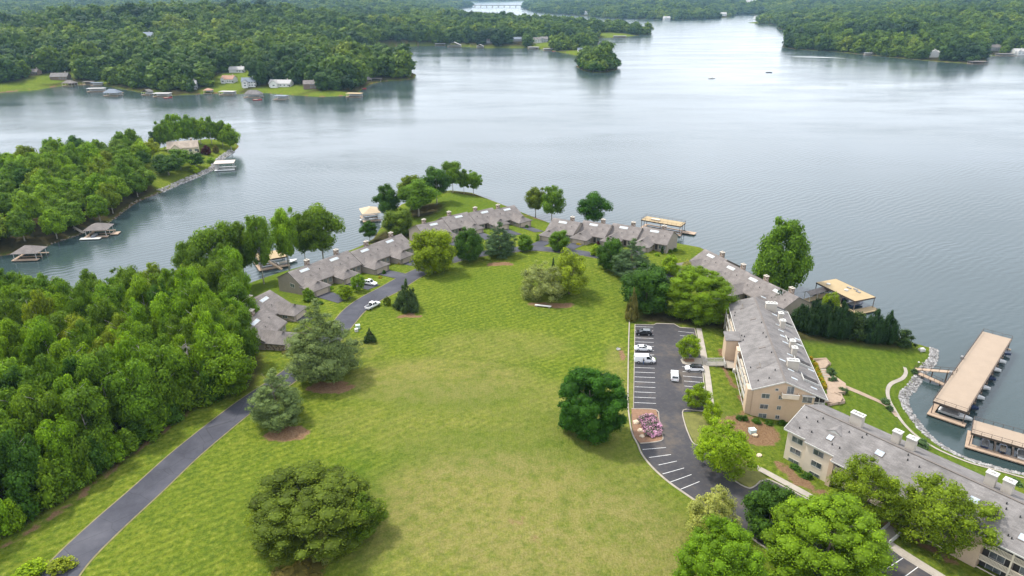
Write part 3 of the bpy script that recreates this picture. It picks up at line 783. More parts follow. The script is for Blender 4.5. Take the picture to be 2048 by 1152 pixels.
spec('willow', 0.02, [crown('crown', 160 + k, 0.02, low, 110, 0.090, 15000, 0.021, 0.9, 0.55, jit=1.3, core=0.6) for k in range(2)], T_MULTI)
spec('pine', 0.05, [crown('crown', 170 + k, 0.05, pinep, 210, 0.092, 22000, 0.030, 0.45, 0.24, jit=1.1, core=0.66, up=0.6, mat=m_needle, shell=0.25, irr=0.2) for k in range(2)], T_BROAD)
spec('cedar', 0.02, [crown('crown', 180 + k, 0.02, cone, 110, 0.085, 7000, 0.034, 1.4, 0.5, jit=1.0, mat=m_needle, shell=0.5, irr=0.3, core=0.8) for k in range(2)], T_BROAD)
spec('cypress', 0.02, [crown('crown', 190 + k, 0.02, colm, 120, 0.10, 7000, 0.040, 1.7, 0.5, jit=0.9, mat=m_needle, shell=0.4, irr=0.25) for k in range(2)], T_BROAD)
spec('mid', 0.22, [crown('crown', 200 + k, 0.22, oval, 36, 0.165, 2100, 0.054, 0.72, core=0.74) for k in range(5)], T_TALL)
spec('shrub', 0.0, [crown('crown', 210 + k, 0.0, low, 30, 0.17, 1300, 0.065, 0.9) for k in range(3)], T_MULTI)
FAR_ME = [crown('crown', 220 + k, 0.05, oval, 18, 0.20, 300, 0.13, 0.85, core=0.84, mat=m_farleaf) for k in range(5)]
NAMES = {'big': 'broadleaf_tree', 'airy': 'broadleaf_tree', 'broad': 'broadleaf_tree', 'tall': 'broadleaf_tree', 'wood': 'woodland_tree', 'maple': 'maple_tree', 'open': 'broadleaf_tree', 'olive': 'spreading_tree', 'willow': 'flowering_tree', 'pine': 'pine_tree',
         'cedar': 'cedar_tree', 'cypress': 'cypress_tree', 'mid': 'woodland_tree', 'shrub': 'garden_shrub'}
trs = random.Random(77)
COLS = {'green': (0.100, 0.180, 0.012), 'dark': (0.048, 0.110, 0.012), 'lime': (0.185, 0.275, 0.010), 'bright': (0.136, 0.240, 0.010), 'olive': (0.100, 0.146, 0.013), 'yellow': (0.200, 0.250, 0.018), 'pale': (0.240, 0.270, 0.085),
        'cream': (0.330, 0.340, 0.085), 'pine': (0.125, 0.178, 0.055), 'blue': (0.070, 0.122, 0.045), 'cedar': (0.042, 0.074, 0.020), 'cyp': (0.020, 0.046, 0.012), 'brown': (0.135, 0.120, 0.028), 'maple': (0.040, 0.115, 0.009), 'plum': (0.060, 0.014, 0.022), 'fresh': (0.160, 0.240, 0.014), 'yellowish': (0.150, 0.205, 0.012), 'gold': (0.34, 0.27, 0.02)}
def tree_at(sp, x, y, w, h, colr, label, cat='tree', group=None, rot=None, z=None):
    zc, crowns, trunks = SPEC[sp]
    root = empty(('spreading_tree' if 'spreading' in (label or '') and sp == 'big' else NAMES[sp]), (x, y, gz(x, y) if z is None else z), trs.uniform(0, 6.28) if rot is None else rot, label, cat, group)
    root.scale = (w, w, h)
    c = link('crown', trs.choice(crowns), None, root)
    v = trs.uniform(0.9, 1.12)
    c.color = (colr[0]*v*trs.uniform(.93, 1.07), colr[1]*v, colr[2]*v, 1)
    if sp != 'shrub': link('trunk', trs.choice(trunks), None, root)
    return root
def fit_h(sp, p, w, ytop):
    zc = SPEC[sp][0]
    lo, hi = 0.5, 45.0
    for _ in range(40):
        H = 0.5*(lo+hi)
        cz = p[2] + (zc+1)/2*H; cc = (1-zc)/2*H
        dep = depth_of((p[0], p[1], cz)); down = CAM_Z - cz
        th = math.atan2(down, p[1])
        yc = 576 + FPX * ((down*CP - p[1]*SP) / dep)
        if sp in ('pine', 'cedar', 'cypress'):
            za = CAM_Z - p[2] - H; y = 576 + FPX * ((za*CP - p[1]*SP) / (p[1]*CP + za*SP))
            if y > ytop: lo = H
            else: hi = H
            continue
        y = yc - FPX/dep * math.sqrt((cc*math.cos(th))**2 + (0.45*w*math.sin(th))**2)
        if y > ytop: lo = H
        else: hi = H
    return H
def tree(sp, px, pyb, pyt, wpx, colr, label, cat='tree', group=None):
    p = G(px, pyb); w = wpx * depth_of(p) / FPX
    return tree_at(sp, p[0], p[1], w, fit_h(sp, p, w, pyt), COLS[colr], label, cat, group, z=p[2])

TREES = [
 ('maple', 1181, 868, 737, 140, 'maple', 'dense dark round maple standing alone beside the car park'),
 ('big', 632, 1062, 922, 268, 'olive', 'broad olive-green spreading tree in the foreground lawn'),
 ('open', 725, 1068, 985, 110, 'green', 'greener tree grown into the right side of the spreading olive tree'),
 ('shrub', 600, 1150, 1112, 120, 'brown', 'brownish bush at the bottom edge below the spreading olive tree'),
 ('willow', 650, 1120, 1062, 50, 'pale', 'thin pale sapling in front of the spreading olive tree'),
 ('open', 540, 1050, 990, 90, 'yellow', 'yellow-green small tree at the left edge of the spreading olive tree'),
 ('pine', 558, 842, 738, 124, 'pine', 'smaller grey-green pine beside the drive on a red soil ring'),
 ('pine', 648, 756, 597, 158, 'pine', 'large grey-green pine between the drive and the field'),
 ('cedar', 816, 618, 556, 60, 'cedar', 'dark cone-shaped cedar on a red soil ring in the upper field'),
 ('cedar', 741, 684, 655, 28, 'cedar', 'small cone-shaped cedar alone near white utility boxes'),
 ('willow', 775, 610, 590, 18, 'olive', 'tiny faint sapling beside the cone-shaped cedar'),
 ('broad', 870, 545, 455, 94, 'lime', 'bright lime-green tree in front of the middle townhouses'),
 ('broad', 938, 522, 453, 68, 'dark', 'dark round tree between the lime-green tree and a pine'),
 ('pine', 1000, 512, 443, 76, 'blue', 'blue-grey pine in front of the middle townhouses'),
 ('broad', 1050, 502, 468, 38, 'green', 'small round tree right of the blue-grey pine'),
 ('broad', 1118, 500, 460, 46, 'green', 'small round tree in front of the first beige garage door'),
 ('willow', 1080, 594, 516, 104, 'pale', 'pale flowering tree in the upper field above the white slab bench'),
 ('open', 1138, 588, 497, 94, 'yellow', 'yellow-green tree joined to the pale flowering tree'),
 ('cedar', 1106, 575, 515, 30, 'cedar', 'dark narrow cedar hidden between the pale and yellow-green trees'),
 ('shrub', 1190, 511, 487, 26, 'lime', 'lime-green bush beside the second beige garage'),
 ('broad', 1220, 540, 473, 62, 'dark', 'dark tree in front of the staggered townhouse row'),
 ('pine', 1262, 556, 477, 92, 'blue', 'wide dark pine at the upper corner of the field'),
 ('broad', 1290, 620, 526, 112, 'dark', 'dark green broadleaf tree above the car park'),
 ('cedar', 1263, 640, 574, 32, 'brown', 'thin brownish pine at the top left corner of the car park'),
 ('big', 1392, 632, 533, 152, 'bright', 'large bright green tree above the car park'),
 ('broad', 1340, 548, 509, 44, 'lime', 'light green small tree beside a white flowering bush'),
 ('willow', 1372, 545, 517, 22, 'cream', 'white flowering bush beside the grey-roofed right townhouses'),
 ('open', 1376, 718, 668, 52, 'lime', 'small lime tree on the kerbed island of the car park'),
 ('open', 1392, 815, 764, 58, 'lime', 'small lime tree over the lower right parking stalls'),
 ('open', 1420, 850, 800, 40, 'lime', 'light green sapling between the lime trees by the pavement'),
 ('airy', 1443, 945, 836, 132, 'lime', 'spreading lime-green tree at the bend of the car park'),
 ('willow', 1418, 1068, 964, 118, 'cream', 'pale cream flowering tree at the lower end of the car park'),
 ('broad', 1535, 1062, 962, 118, 'dark', 'dark green tree behind the big bright foreground tree'),
 ('big', 1640, 1150, 984, 258, 'bright', 'big bright green round tree in the lower right foreground'),
 ('big', 1432, 1210, 1046, 196, 'bright', 'bright green round tree at the bottom edge below the cream tree'),
 ('airy', 1722, 1040, 910, 138, 'fresh', 'yellow-green tree against the lower apartment block, nearer its windows'),
 ('airy', 1868, 1092, 938, 192, 'fresh', 'larger yellow-green tree with bare trunks before the lower apartment block'),
 ('broad', 1553, 582, 433, 120, 'green', 'tall full tree at the shore behind the right townhouses'),
 ('cypress', 1555, 622, 577, 40, 'cyp', 'single dark cypress behind the ridge of the long apartment block'),
 ('cypress', 1596, 656, 606, 48, 'cyp', 'dark cypress, leftmost of the hedge row behind the apartments'),
 ('cypress', 1622, 664, 595, 54, 'cyp', 'dark cypress, second from left in the hedge row behind the apartments'),
 ('cypress', 1648, 668, 598, 54, 'cyp', 'dark cypress, third from left in the hedge row behind the apartments'),
 ('cypress', 1676, 672, 600, 54, 'cyp', 'dark cypress, fourth from left in the hedge row by the flat-roofed dock'),
 ('open', 1655, 640, 583, 36, 'lime', 'light green tree top behind the cypress row'),
 ('shrub', 1706, 676, 620, 60, 'cedar', 'rounded dark shrub in the middle of the cypress row'),
 ('cypress', 1744, 682, 616, 50, 'cyp', 'dark cypress, second from right in the shore hedge row'),
 ('cypress', 1771, 684, 619, 44, 'cyp', 'dark cypress at the right end of the shore hedge row'),
 ('shrub', 1808, 690, 656, 46, 'cedar', 'loose green shrub between the last cypress and the stone bank'),
 ('tall', 776, 446, 366, 58, 'dark', 'dark tree at the left edge of the grassy point clump'),
 ('tall', 838, 432, 356, 90, 'green', 'large green tree in the middle of the grassy point clump'),
 ('tall', 823, 418, 347, 62, 'olive', 'olive-brown topped tree behind the middle of the point clump'),
 ('tall', 874, 408, 334, 64, 'dark', 'dark tree at the right side of the point clump'),
 ('tall', 906, 385, 321, 46, 'green', 'tallest tree at the tip of the grassy point'),
 ('tall', 928, 387, 337, 32, 'green', 'narrow tree between the two tip trees of the point'),
 ('tall', 947, 389, 341, 44, 'green', 'rightmost tree at the tip of the grassy point'),
 ('broad', 796, 472, 415, 68, 'olive', 'olive-green round tree behind the left townhouse row'),
 ('tall', 740, 484, 440, 40, 'dark', 'small dark tree at the water beside the tan-roofed boathouse'),
 ('tall', 1071, 432, 372, 52, 'olive', 'left tree of the pair at the water right of the grassy point'),
 ('tall', 1103, 442, 369, 60, 'green', 'right tree of the pair at the water right of the grassy point'),
 ('tall', 1187, 450, 383, 70, 'maple', 'dark round tree at the water behind the staggered townhouses'),
 ('tall', 443, 592, 446, 116, 'green', 'large green tree at the cove behind the lower left townhouse'),
 ('tall', 392, 582, 474, 64, 'green', 'green tree left of the large cove tree'),
 ('tall', 492, 572, 440, 72, 'green', 'green tree right of the large cove tree'),
 ('tall', 528, 568, 424, 66, 'green', 'tall tree beside the dock stairs by the left townhouses'),
 ('tall', 580, 548, 411, 66, 'bright', 'tall bright tree with bare pale trunk at the water by the left townhouses'),
 ('tall', 612, 534, 420, 50, 'green', 'narrow tree behind the full round waterside tree'),
 ('tall', 648, 530, 406, 92, 'green', 'full round tree at the water behind the left townhouse row'),
 ('wood', 466, 786, 664, 118, 'bright', 'bright green tree at the corner of the left wood beside the townhouse'),
 ('shrub', 905 - 287, 601, 574, 32, 'green', 'round green bush in front of the left row garage'),
 ('open', 692, 598, 566, 38, 'lime', 'lime-green rounded bush in the townhouse turning circle'),
 ('open', 717, 582, 548, 32, 'bright', 'small tree on the lawn beside the white pickup'),
 ('shrub', 1256, 637, 627, 12, 'gold', 'yellow cone-shaped bush at the corner of the car park kerb'),
 ('shrub', 1072 + 120, 0, 0, 0, None, None),
]
for t in TREES:
    if t[5] is None: continue
    tree(t[0], t[1], t[2], t[3], t[4], t[5], t[6], 'shrub' if t[0] == 'shrub' or 'bush' in t[6] else 'tree')

# bare grey snag at the wood's edge
m_dead = simple('dead_wood', (0.27, 0.24, 0.21), 0.95, 0.3, 3.0)
p = G(392, 790)
snag = empty('dead_tree', tuple(p), 0, 'bare grey dead tree at the edge of the left wood', 'tree')
mb = MB(); mb.tube([(0, 0, -0.3), (0.1, 0, 6), (0.0, 0.1, 12), (0.1, 0, 15.5)], [0.25, 0.2, 0.12, 0.03], 6); mb.build('trunk', m_dead, snag)
rs_ = random.Random(4)
for k in range(46):
    z = rs_.uniform(2.5, 14.5); a = rs_.uniform(0, 6.28); L = (15.8 - z) * 0.24 + 0.8
    pts = [(0.05, 0, z), (math.cos(a)*L*.5, math.sin(a)*L*.5, z - 0.1*L), (math.cos(a)*L + rs_.uniform(-.3, .3), math.sin(a)*L + rs_.uniform(-.3, .3), z - 0.45*L)]
    MB().tube(pts, [0.07, 0.05, 0.015], 4).build('branch', m_dead, snag)
for px, py, hh, lab in [(655, 1118, 5.0, 'bare grey twiggy sapling in front of the spreading olive tree'), (545, 1090, 3.5, 'bare grey branches at the left foot of the spreading olive tree')]:
    p = G(px, py); o = empty('bare_sapling', tuple(p), 0, lab, 'tree')
    MB().tube([(0, 0, -.1), (.1, 0, hh*.5), (0, .1, hh)], [.09, .06, .02], 5).build('trunk', m_dead, o)
    for k in range(16):
        z = rs_.uniform(.25, .95)*hh; a = rs_.uniform(0, 6.28); L = rs_.uniform(.8, 1.8)
        MB().tube([(0.05, 0, z), (math.cos(a)*L, math.sin(a)*L, z + L*.6)], [.04, .01], 4).build('branch', m_dead, o)

# ------------------------------------------------------------------ woods near enough to tell trees apart
def fill(poly, spacing, seed, x0=None, inset=1.0, ok=None):
    rs = np.random.RandomState(seed); pts = np.array(poly)
    cand = []
    x0, y0 = pts.min(0); x1, y1 = pts.max(0)
    n = int((x1-x0)*(y1-y0)/spacing**2*9)
    X = rs.uniform(x0, x1, n); Y = rs.uniform(y0, y1, n)
    m = seg_dist(X, Y, poly) > inset
    out = []
    for x, y in zip(X[m], Y[m]):
        if abs(x) > 0.79 * y + 26: continue
        if ok and not ok(x, y): continue
        if len(out) < 400 and all((x-a)**2 + (y-c)**2 > spacing**2 for a, c in out): out.append((x, y))
    return out
GREENS = ['green', 'bright', 'green', 'bright', 'dark', 'green', 'bright', 'green', 'yellowish']
for x, y in fill(WOOD_NEAR, 6.6, 3, inset=3.0):
    c = np.array(COLS[trs.choice(GREENS)])
    tree_at('wood', x, y, trs.uniform(8.8, 12.5), trs.uniform(14.5, 21.5) if shore_d(x, y) > 12 else trs.uniform(15, 19), c, 'broadleaf tree in the dense wood between the drive and the cove', 'tree', 'trees of the near wood')
# ragged low growth along the wood's edge
for k, (px, py) in enumerate([(10,1075),(35,1058),(60,1038),(82,1022),(105,1005),(128,990),(150,975),(170,962),(190,948),(212,934),(235,918),(255,902),(275,885),(295,870),(315,855),(335,842),(355,828),(375,817),(395,806),(430,800)]):
    tree('shrub', px + trs.uniform(-8, 8), py, py - trs.uniform(35, 95), trs.uniform(45, 80), trs.choice(['dark', 'green', 'green', 'bright']), 'low leafy growth at the foot of the near wood beside the drive', 'shrub', 'undergrowth along the wood edge')
house_l = G(365, 300)
def left_ok(x, y): return (x-house_l[0])**2 + (y-house_l[1])**2 > 15**2
for x, y in fill(WOOD_LEFT, 8.8, 8, inset=1.5, ok=left_ok):
    c = np.array(COLS[trs.choice(GREENS)])
    tree_at('mid', x, y, trs.uniform(11, 15.5), trs.uniform(12, 18), c, 'broadleaf tree in the wood on the left point across the cove', 'tree', 'trees of the left point wood')
TIP = [  # px, base, top, width, colour, label
 (330,300,240,34,'green','tree at the left end of the tip grove behind the gabled point house'),
 (352,294,228,44,'bright','tallest light green tree of the tip grove'),(378,290,230,40,'green','tree second in the tip grove behind the point house'),
 (402,288,233,40,'bright','tree third in the tip grove behind the point house'),(424,288,232,40,'green','tree fourth in the tip grove behind the point house'),
 (446,292,240,40,'green','tree fifth in the tip grove near the point end'),(463,300,248,42,'bright','light green tree overhanging the water at the point end'),
 (312,302,262,26,'blue','bluish small tree left of the tip grove'),(285,322,278,44,'lime','lime tree left of the gabled point house'),(309,318,276,36,'yellow','yellow-green tree beside the gabled point house'),
 (287,334,300,40,'dark','dark round tree below the lime tree on the left point'),(338,350,306,68,'dark','broad dark tree in front of the gabled point house'),
 (362,338,296,56,'green','green tree before the gable of the point house'),(392,334,304,44,'dark','dark tree right of the point house above the stone bank')]
for px, yb, yt, w, c, lab in TIP:
    tree('mid', px, yb, yt, w, c, lab)
tree('shrub', 414, 309, 290, 24, 'plum', 'dark red-purple bush beside the point house', 'shrub')
tree('shrub', 433, 306, 290, 16, 'brown', 'reddish-brown bush right of the purple bush', 'shrub')
tree('shrub', 390, 345, 330, 26, 'lime', 'rounded lime bush above the white stone bank', 'shrub')
tree('shrub', 422, 326, 314, 22, 'bright', 'bright green bush beside the white boathouse on the point', 'shrub')
tree('tall', 112, 338, 274, 36, 'green', 'thin light tree rising above the left point wood')
for x, y in fill(SH_ISLAND, 10.0, 12, inset=2.0):
    tree_at('mid', x, y, trs.uniform(13, 18), trs.uniform(9.5, 13.5), np.array(COLS[trs.choice(['dark', 'green', 'dark', 'cedar'])]), 'tree on the small wooded island in the lake', 'tree', 'trees of the small island')

# ------------------------------------------------------------------ far woods: one mass, instanced
def grid_val(A, X, Y):
    i = np.clip(np.searchsorted(GX, X) - 1, 0, len(GX)-2); j = np.clip(np.searchsorted(GY, Y) - 1, 0, len(GY)-2)
    u = (X - GX[i])/(GX[i+1]-GX[i]); v = (Y - GY[j])/(GY[j+1]-GY[j])
    return A[j, i]*(1-u)*(1-v) + A[j, i+1]*u*(1-v) + A[j+1, i+1]*u*v + A[j+1, i]*(1-u)*v
rs = np.random.RandomState(21)
pts = []
for y0, y1, sp_, w, h in [(640, 1500, 11, 18.5, 17), (1500, 2600, 13, 20, 17), (2600, 4200, 16, 24, 18), (4200, 7000, 24, 31, 19), (7000, 11200, 44, 56, 24)]:
    xs = np.arange(-0.8*y1 - 100, 0.8*y1 + 100, sp_); ys = np.arange(y0, y1, sp_)
    X, Y = np.meshgrid(xs, ys); X = X + rs.uniform(-.48, .48, X.shape)*sp_; Y = Y + rs.uniform(-.48, .48, X.shape)*sp_
    X = X.ravel(); Y = Y.ravel()
    m = np.abs(X) < 0.8*Y + 60; X = X[m]; Y = Y[m]
    m = (grid_val(GD, X, Y) > 2.5 + rs.uniform(0, 5, len(X))) & (grid_val(W_FARLAWN, X, Y) < rs.uniform(0.2, 0.5, len(X)))
    X = X[m]; Y = Y[m]
    n = len(X); v = np.clip(np.exp(rs.normal(0, .30, n)), .5, 1.75)
    pts.append(np.stack([X, Y, grid_val(GZ, X, Y) - 0.3, w*v, w*v, h*v*rs.uniform(.85, 1.2, n)], 1))
FARP = np.concatenate(pts)

# ------------------------------------------------------------------ building materials
def shingle(name, c):
    m, nt, b = _nt(name)
    tc = nt.nodes.new('ShaderNodeTexCoord')
    br = nt.nodes.new('ShaderNodeTexBrick')
    br.inputs['Scale'].default_value = 1.0; br.inputs['Brick Width'].default_value = 0.9; br.inputs['Row Height'].default_value = 0.28
    br.inputs['Mortar Size'].default_value = 0.012; br.inputs['Mortar'].default_value = rgb(tuple(x*.6 for x in c))
    br.inputs['Color1'].default_value = rgb(tuple(x*.88 for x in c)); br.inputs['Color2'].default_value = rgb(tuple(x*1.12 for x in c))
    nt.links.new(tc.outputs['Object'], br.inputs['Vector'])
    n = noise(nt, 0.35, 5.0, 0.65)
    c2 = mixc(nt, 1.0, br.outputs['Color'], ramp(nt, n, [(0.3, 0.74), (0.7, 1.24)]), 'MULTIPLY')
    nt.links.new(c2, b.inputs['Base Color']); b.inputs['Roughness'].default_value = 0.9; b.inputs['Specular IOR Level'].default_value = 0.2
    bump(nt, b, noise(nt, 4.0, 3.0, 0.7), 0.4, 0.05)
    return m
m_roof = shingle('taupe_shingle', (0.160, 0.142, 0.132))
m_roofgrey = shingle('grey_shingle', (0.160, 0.149, 0.143))
m_taupe = simple('taupe_siding', (0.27, 0.23, 0.19), 0.8, 0.12, 0.6)
m_tan = simple('tan_stucco', (0.50, 0.375, 0.265), 0.85, 0.10, 0.5)
m_cream = simple('cream_siding', (0.60, 0.52, 0.42), 0.8, 0.10, 0.5)
m_white = simple('white_trim', (0.46, 0.45, 0.42), 0.6, 0.08, 1.0)
m_offw = simple('offwhite_chimney', (0.42, 0.38, 0.325), 0.8, 0.10, 0.8)
m_dark = simple('dark_door_screen_shade', (0.035, 0.032, 0.030), 0.8, 0.2, 1.0)  # doors and porch screens, and near-black sheets standing for shade
m_pipe = simple('black_vent', (0.03, 0.03, 0.032), 0.6, 0.2, 1.0)
m_door = simple('beige_garage_door', (0.44, 0.37, 0.29), 0.7, 0.10, 0.8)
m_gutter = simple('brown_gutter', (0.13, 0.11, 0.095), 0.6, 0.2, 1.0)
m_stone, nt, b = _nt('stone_veneer')
vo = nt.nodes.new('ShaderNodeTexVoronoi'); vo.inputs['Scale'].default_value = 2.6
tcc = nt.nodes.new('ShaderNodeTexCoord'); nt.links.new(tcc.outputs['Object'], vo.inputs['Vector'])
sc_ = nt.nodes.new('ShaderNodeSeparateColor'); nt.links.new(vo.outputs['Color'], sc_.inputs[0])
nt.links.new(ramp(nt, sc_.outputs[0], [(0.1, (0.13, 0.09, 0.065)), (0.45, (0.30, 0.21, 0.15)), (0.75, (0.42, 0.34, 0.27)), (0.95, (0.24, 0.22, 0.21))]), b.inputs['Base Color'])
b.inputs['Roughness'].default_value = 0.9
m_glass, nt, b = _nt('window_glass')
nt.links.new(ramp(nt, noise(nt, 0.7, 2.0, 0.5), [(0.35, (0.045, 0.055, 0.065)), (0.65, (0.16, 0.18, 0.19))]), b.inputs['Base Color'])
b.inputs['Roughness'].default_value = 0.06; b.inputs['Specular IOR Level'].default_value = 0.8
m_sky, nt, b = _nt('skylight_glass')
nt.links.new(ramp(nt, noise(nt, 0.9, 2.0, 0.5), [(0.35, (0.25, 0.29, 0.33)), (0.65, (0.42, 0.46, 0.49))]), b.inputs['Base Color'])
b.inputs['Roughness'].default_value = 0.12; b.inputs['Specular IOR Level'].default_value = 0.7

def window(parent, x0, x1, z0, z1, plane, axis='y', sgn=-1, mull=1, frame=m_white, glass=m_glass, ft=0.09, name='window'):
    """framed window on a wall plane: axis 'y' lies at y=plane facing sgn, axis 'x' at x=plane"""
    def B(mb, a0, a1, c0, c1, d0, d1):
        lo, hi = sorted((plane + sgn*d0, plane + sgn*d1))
        if axis == 'y': mb.box(a0, a1, lo, hi, c0, c1)
        else: mb.box(lo, hi, a0, a1, c0, c1)
        return mb
    g = B(MB(), x0 + ft*.5, x1 - ft*.5, z0 + ft*.5, z1 - ft*.5, -0.04, 0.02).build(name, glass, parent)
    fr = MB()
    B(fr, x0, x1, z0, z0+ft, -0.03, 0.07); B(fr, x0, x1, z1-ft, z1, -0.03, 0.07)
    B(fr, x0, x0+ft, z0+ft, z1-ft, -0.03, 0.065); B(fr, x1-ft, x1, z0+ft, z1-ft, -0.03, 0.065)
    fr.build('frame', frame, g)
    for k in range(mull):
        xm = x0 + (x1-x0)*(k+1)/(mull+1)
        B(MB(), xm-ft*.35, xm+ft*.35, z0+ft, z1-ft, -0.03, 0.055).build('mullion', frame, g)
    return g
def chimney(parent, x, y, z0, z1, w, d, mat, capm, pots=1):
    c = MB().box(x-w/2, x+w/2, y-d/2, y+d/2, z0, z1).build('chimney', mat, parent)
    MB().box(x-w/2-.12, x+w/2+.12, y-d/2-.12, y+d/2+.12, z1, z1+0.16).build('chimney_cap', capm, c)
    for k in range(pots):
        xx = x + (k - (pots-1)/2) * min(0.9, w/(pots+.3))
        MB().box(xx-.26, xx+.26, y-.26, y+.26, z1+0.16, z1+0.5).build('flue', capm, c)
    return c
def gable_x(parent, x0, x1, y0, y1, yr, ze0, ze1, zr, th, mat, oh=0.4, name='roof'):
    """gable roof, ridge along x at y=yr; one part with thickness"""
    s0 = (zr-ze0)/(yr-y0); s1 = (zr-ze1)/(y1-yr)
    a0 = ze0 - s0*oh; a1 = ze1 - s1*oh
    mb = MB()
    mb.slab([(x0, y0-oh, a0), (x1, y0-oh, a0), (x1, yr, zr), (x0, yr, zr)], th)
    mb.slab([(x0, yr, zr+0.004), (x1, yr, zr+0.004), (x1, y1+oh, a1), (x0, y1+oh, a1)], th)
    return mb.build(name, mat, parent)

# ------------------------------------------------------------------ townhouses
def unit(root, O, yaw, W, base, mirror=False, stone_side=None, last=False, ends=(True, True)):
    """one attached house: local x along the row, y from the garage front towards the lake; all parts under the row"""
    u = empty_frame = None
    c, s = math.cos(yaw), math.sin(yaw)
    T = Matrix.Translation(Vector((O[0], O[1], base))) @ Matrix.Rotation(yaw, 4, 'Z')
    if mirror: T = T @ Matrix.Translation(Vector((W, 0, 0))) @ Matrix.Scale(-1, 4, Vector((1, 0, 0)))
    before = set(root.children)
    D0, D1, YR, ZE, ZR = 6.2, 19.0, 12.6, 2.9, 6.3
    sl = (ZR-ZE)/(YR-D0)
    # main walls: a pentagon gable prism
    wl_ = MB()
    prof = [(D0, -2.5), (D1, -2.5), (D1, ZE), (YR, ZR-0.25), (D0, ZE)]
    n = len(prof)
    wl_.v += [(0.15, y, z-0.05) for y, z in prof] + [(W-0.15, y, z-0.05) for y, z in prof]
    wl_.f += [tuple(range(n)), tuple(range(2*n-1, n-1, -1))] + [(i, (i+1) % n, (i+1) % n+n, i+n) for i in range(n)]
    wl_.build('wall', m_taupe, root)
    gable_x(root, -0.05, W+0.05, D0, D1, YR, ZE, ZE, ZR, 0.22, m_roof, 0.55)
    # garage wing
    gw = 7.0
    gwall = MB().box(0.3, gw, 0.35, D0+0.5, -2.0, 2.55).build('garage_wall', m_stone if stone_side else m_taupe, root)
    gr = MB(); xm = (gw+0.3)/2; zr2 = 4.35; ze2 = 2.55; oh = 0.5
    yb = D0 + (zr2-ZE)/sl + 0.2
    k0 = (zr2-ze2)/(xm-0.3)
    A = (0.3-oh, -oh+.35, ze2-k0*oh); Bp = (gw+oh, -oh+.35, ze2-k0*oh); Cp = (gw+oh, yb-2.6, ze2-k0*oh); Dp = (0.3-oh, yb-2.6, ze2-k0*oh)
    r0 = (xm, 2.9, zr2); r1 = (xm, yb, zr2)
    gr.slab([A, Bp, r0], 0.2); gr.slab([Bp, Cp, (gw+oh, yb-2.0, ze2-k0*oh), r1, r0], 0.2); gr.slab([A, r0, r1, (0.3-oh, yb-2.0, ze2-k0*oh), Dp], 0.2)
    g_r = gr.build('garage_roof', m_roof, root)
    # small vent gablet on the hip
    gb = MB().poly([(xm-.7, 2.2, zr2-0.45), (xm+.7, 2.2, zr2-0.45), (xm, 2.2, zr2+0.05)]); gb.build('gablet_vent', m_gutter, root)
    mbg = MB(); mbg.slab([(xm-.95, 2.0, zr2-0.6), (xm, 2.0, zr2+0.12), (xm, 3.4, zr2+0.12), (xm-.95, 3.0, zr2-0.6)], 0.1); mbg.slab([(xm, 2.0, zr2+0.124), (xm+.95, 2.0, zr2-0.6), (xm+.95, 3.0, zr2-0.6), (xm, 3.4, zr2+0.124)], 0.1)
    mbg.build('gablet_roof', m_roof, root)
    # garage door with four panels
    gd = MB().box(1.2, gw-0.9, 0.22, 0.36, -0.05, 2.15).build('garage_door', m_door, root)
    for k in range(4):
        MB().box(1.3, gw-1.0, 0.17, 0.23, 0.02+k*0.53, 0.02+k*0.53+0.46).build('door_panel', m_door, gd)
    # entry, windows in the recess, window on the garage flank
    MB().box(gw+0.7, gw+1.7, D0-0.10, D0+0.06, 0, 2.1).build('door', m_dark, root)
    window(root, gw+2.2, gw+3.5, 0.4, 2.2, D0, 'y', -1, 1)
    window(root, W-1.9, W-0.6, 0.4, 2.2, D0, 'y', -1, 1)
    window(root, 2.6, 4.4, 0.9, 2.0, gw, 'x', 1, 1)
    window(root, 1.0, 3.2, 0.5, 2.3, D1, 'y', 1, 1); window(root, 4.6, 8.0, 0.3, 2.4, D1, 'y', 1, 2); window(root, 9.4, 11.4, 0.5, 2.3, D1, 'y', 1, 1)
    if ends[0]: window(root, 10.0, 12.4, 1.0, 2.4, 0.15, 'x', -1, 1)
    # skylight ribbon below the ridge and a stone chimney behind it
    y0, y1 = YR-2.1, YR-1.1
    z = lambda y: ZE + (y-D0)*sl
    x0, x1 = W*0.28, W*0.28+3.6
    sk = MB().slab([(x0, y0, z(y0)+0.16), (x1, y0, z(y0)+0.16), (x1, y1, z(y1)+0.16), (x0, y1, z(y1)+0.16)], 0.2).build('skylight', m_white, root)
    for k in range(4):
        a = x0 + 0.12 + k*0.87
        MB().slab([(a, y0+.12, z(y0+.12)+0.18), (a+0.75, y0+.12, z(y0+.12)+0.18), (a+0.75, y1-.12, z(y1-.12)+0.18), (a, y1-.12, z(y1-.12)+0.18)], 0.03).build('pane', m_sky, sk)
    chimney(root, W*0.66, YR+1.1, ZR-1.5, ZR+1.25, 1.5, 1.1, m_stone, m_offw)
    MB().cyl(W*0.8, YR-3.0, z(YR-3.0)-.1, z(YR-3.0)+0.4, 0.11, 6).build('roof_vent', m_pipe, root)
    MB().cyl(W*0.45, YR-4.2, z(YR-4.2)-.1, z(YR-4.2)+0.35, 0.09, 6).build('roof_vent', m_pipe, root)
    # gutter along the front eave
    MB().box(gw+0.3, W, D0-0.72, D0-0.58, ZE-0.62, ZE-0.42).build('gutter', m_gutter, root)
    inv = root.matrix_basis.inverted() @ T
    for o in set(root.children) - before:
        o.matrix_basis = inv @ o.matrix_basis
    # apron of asphalt in front of the garage
    return T
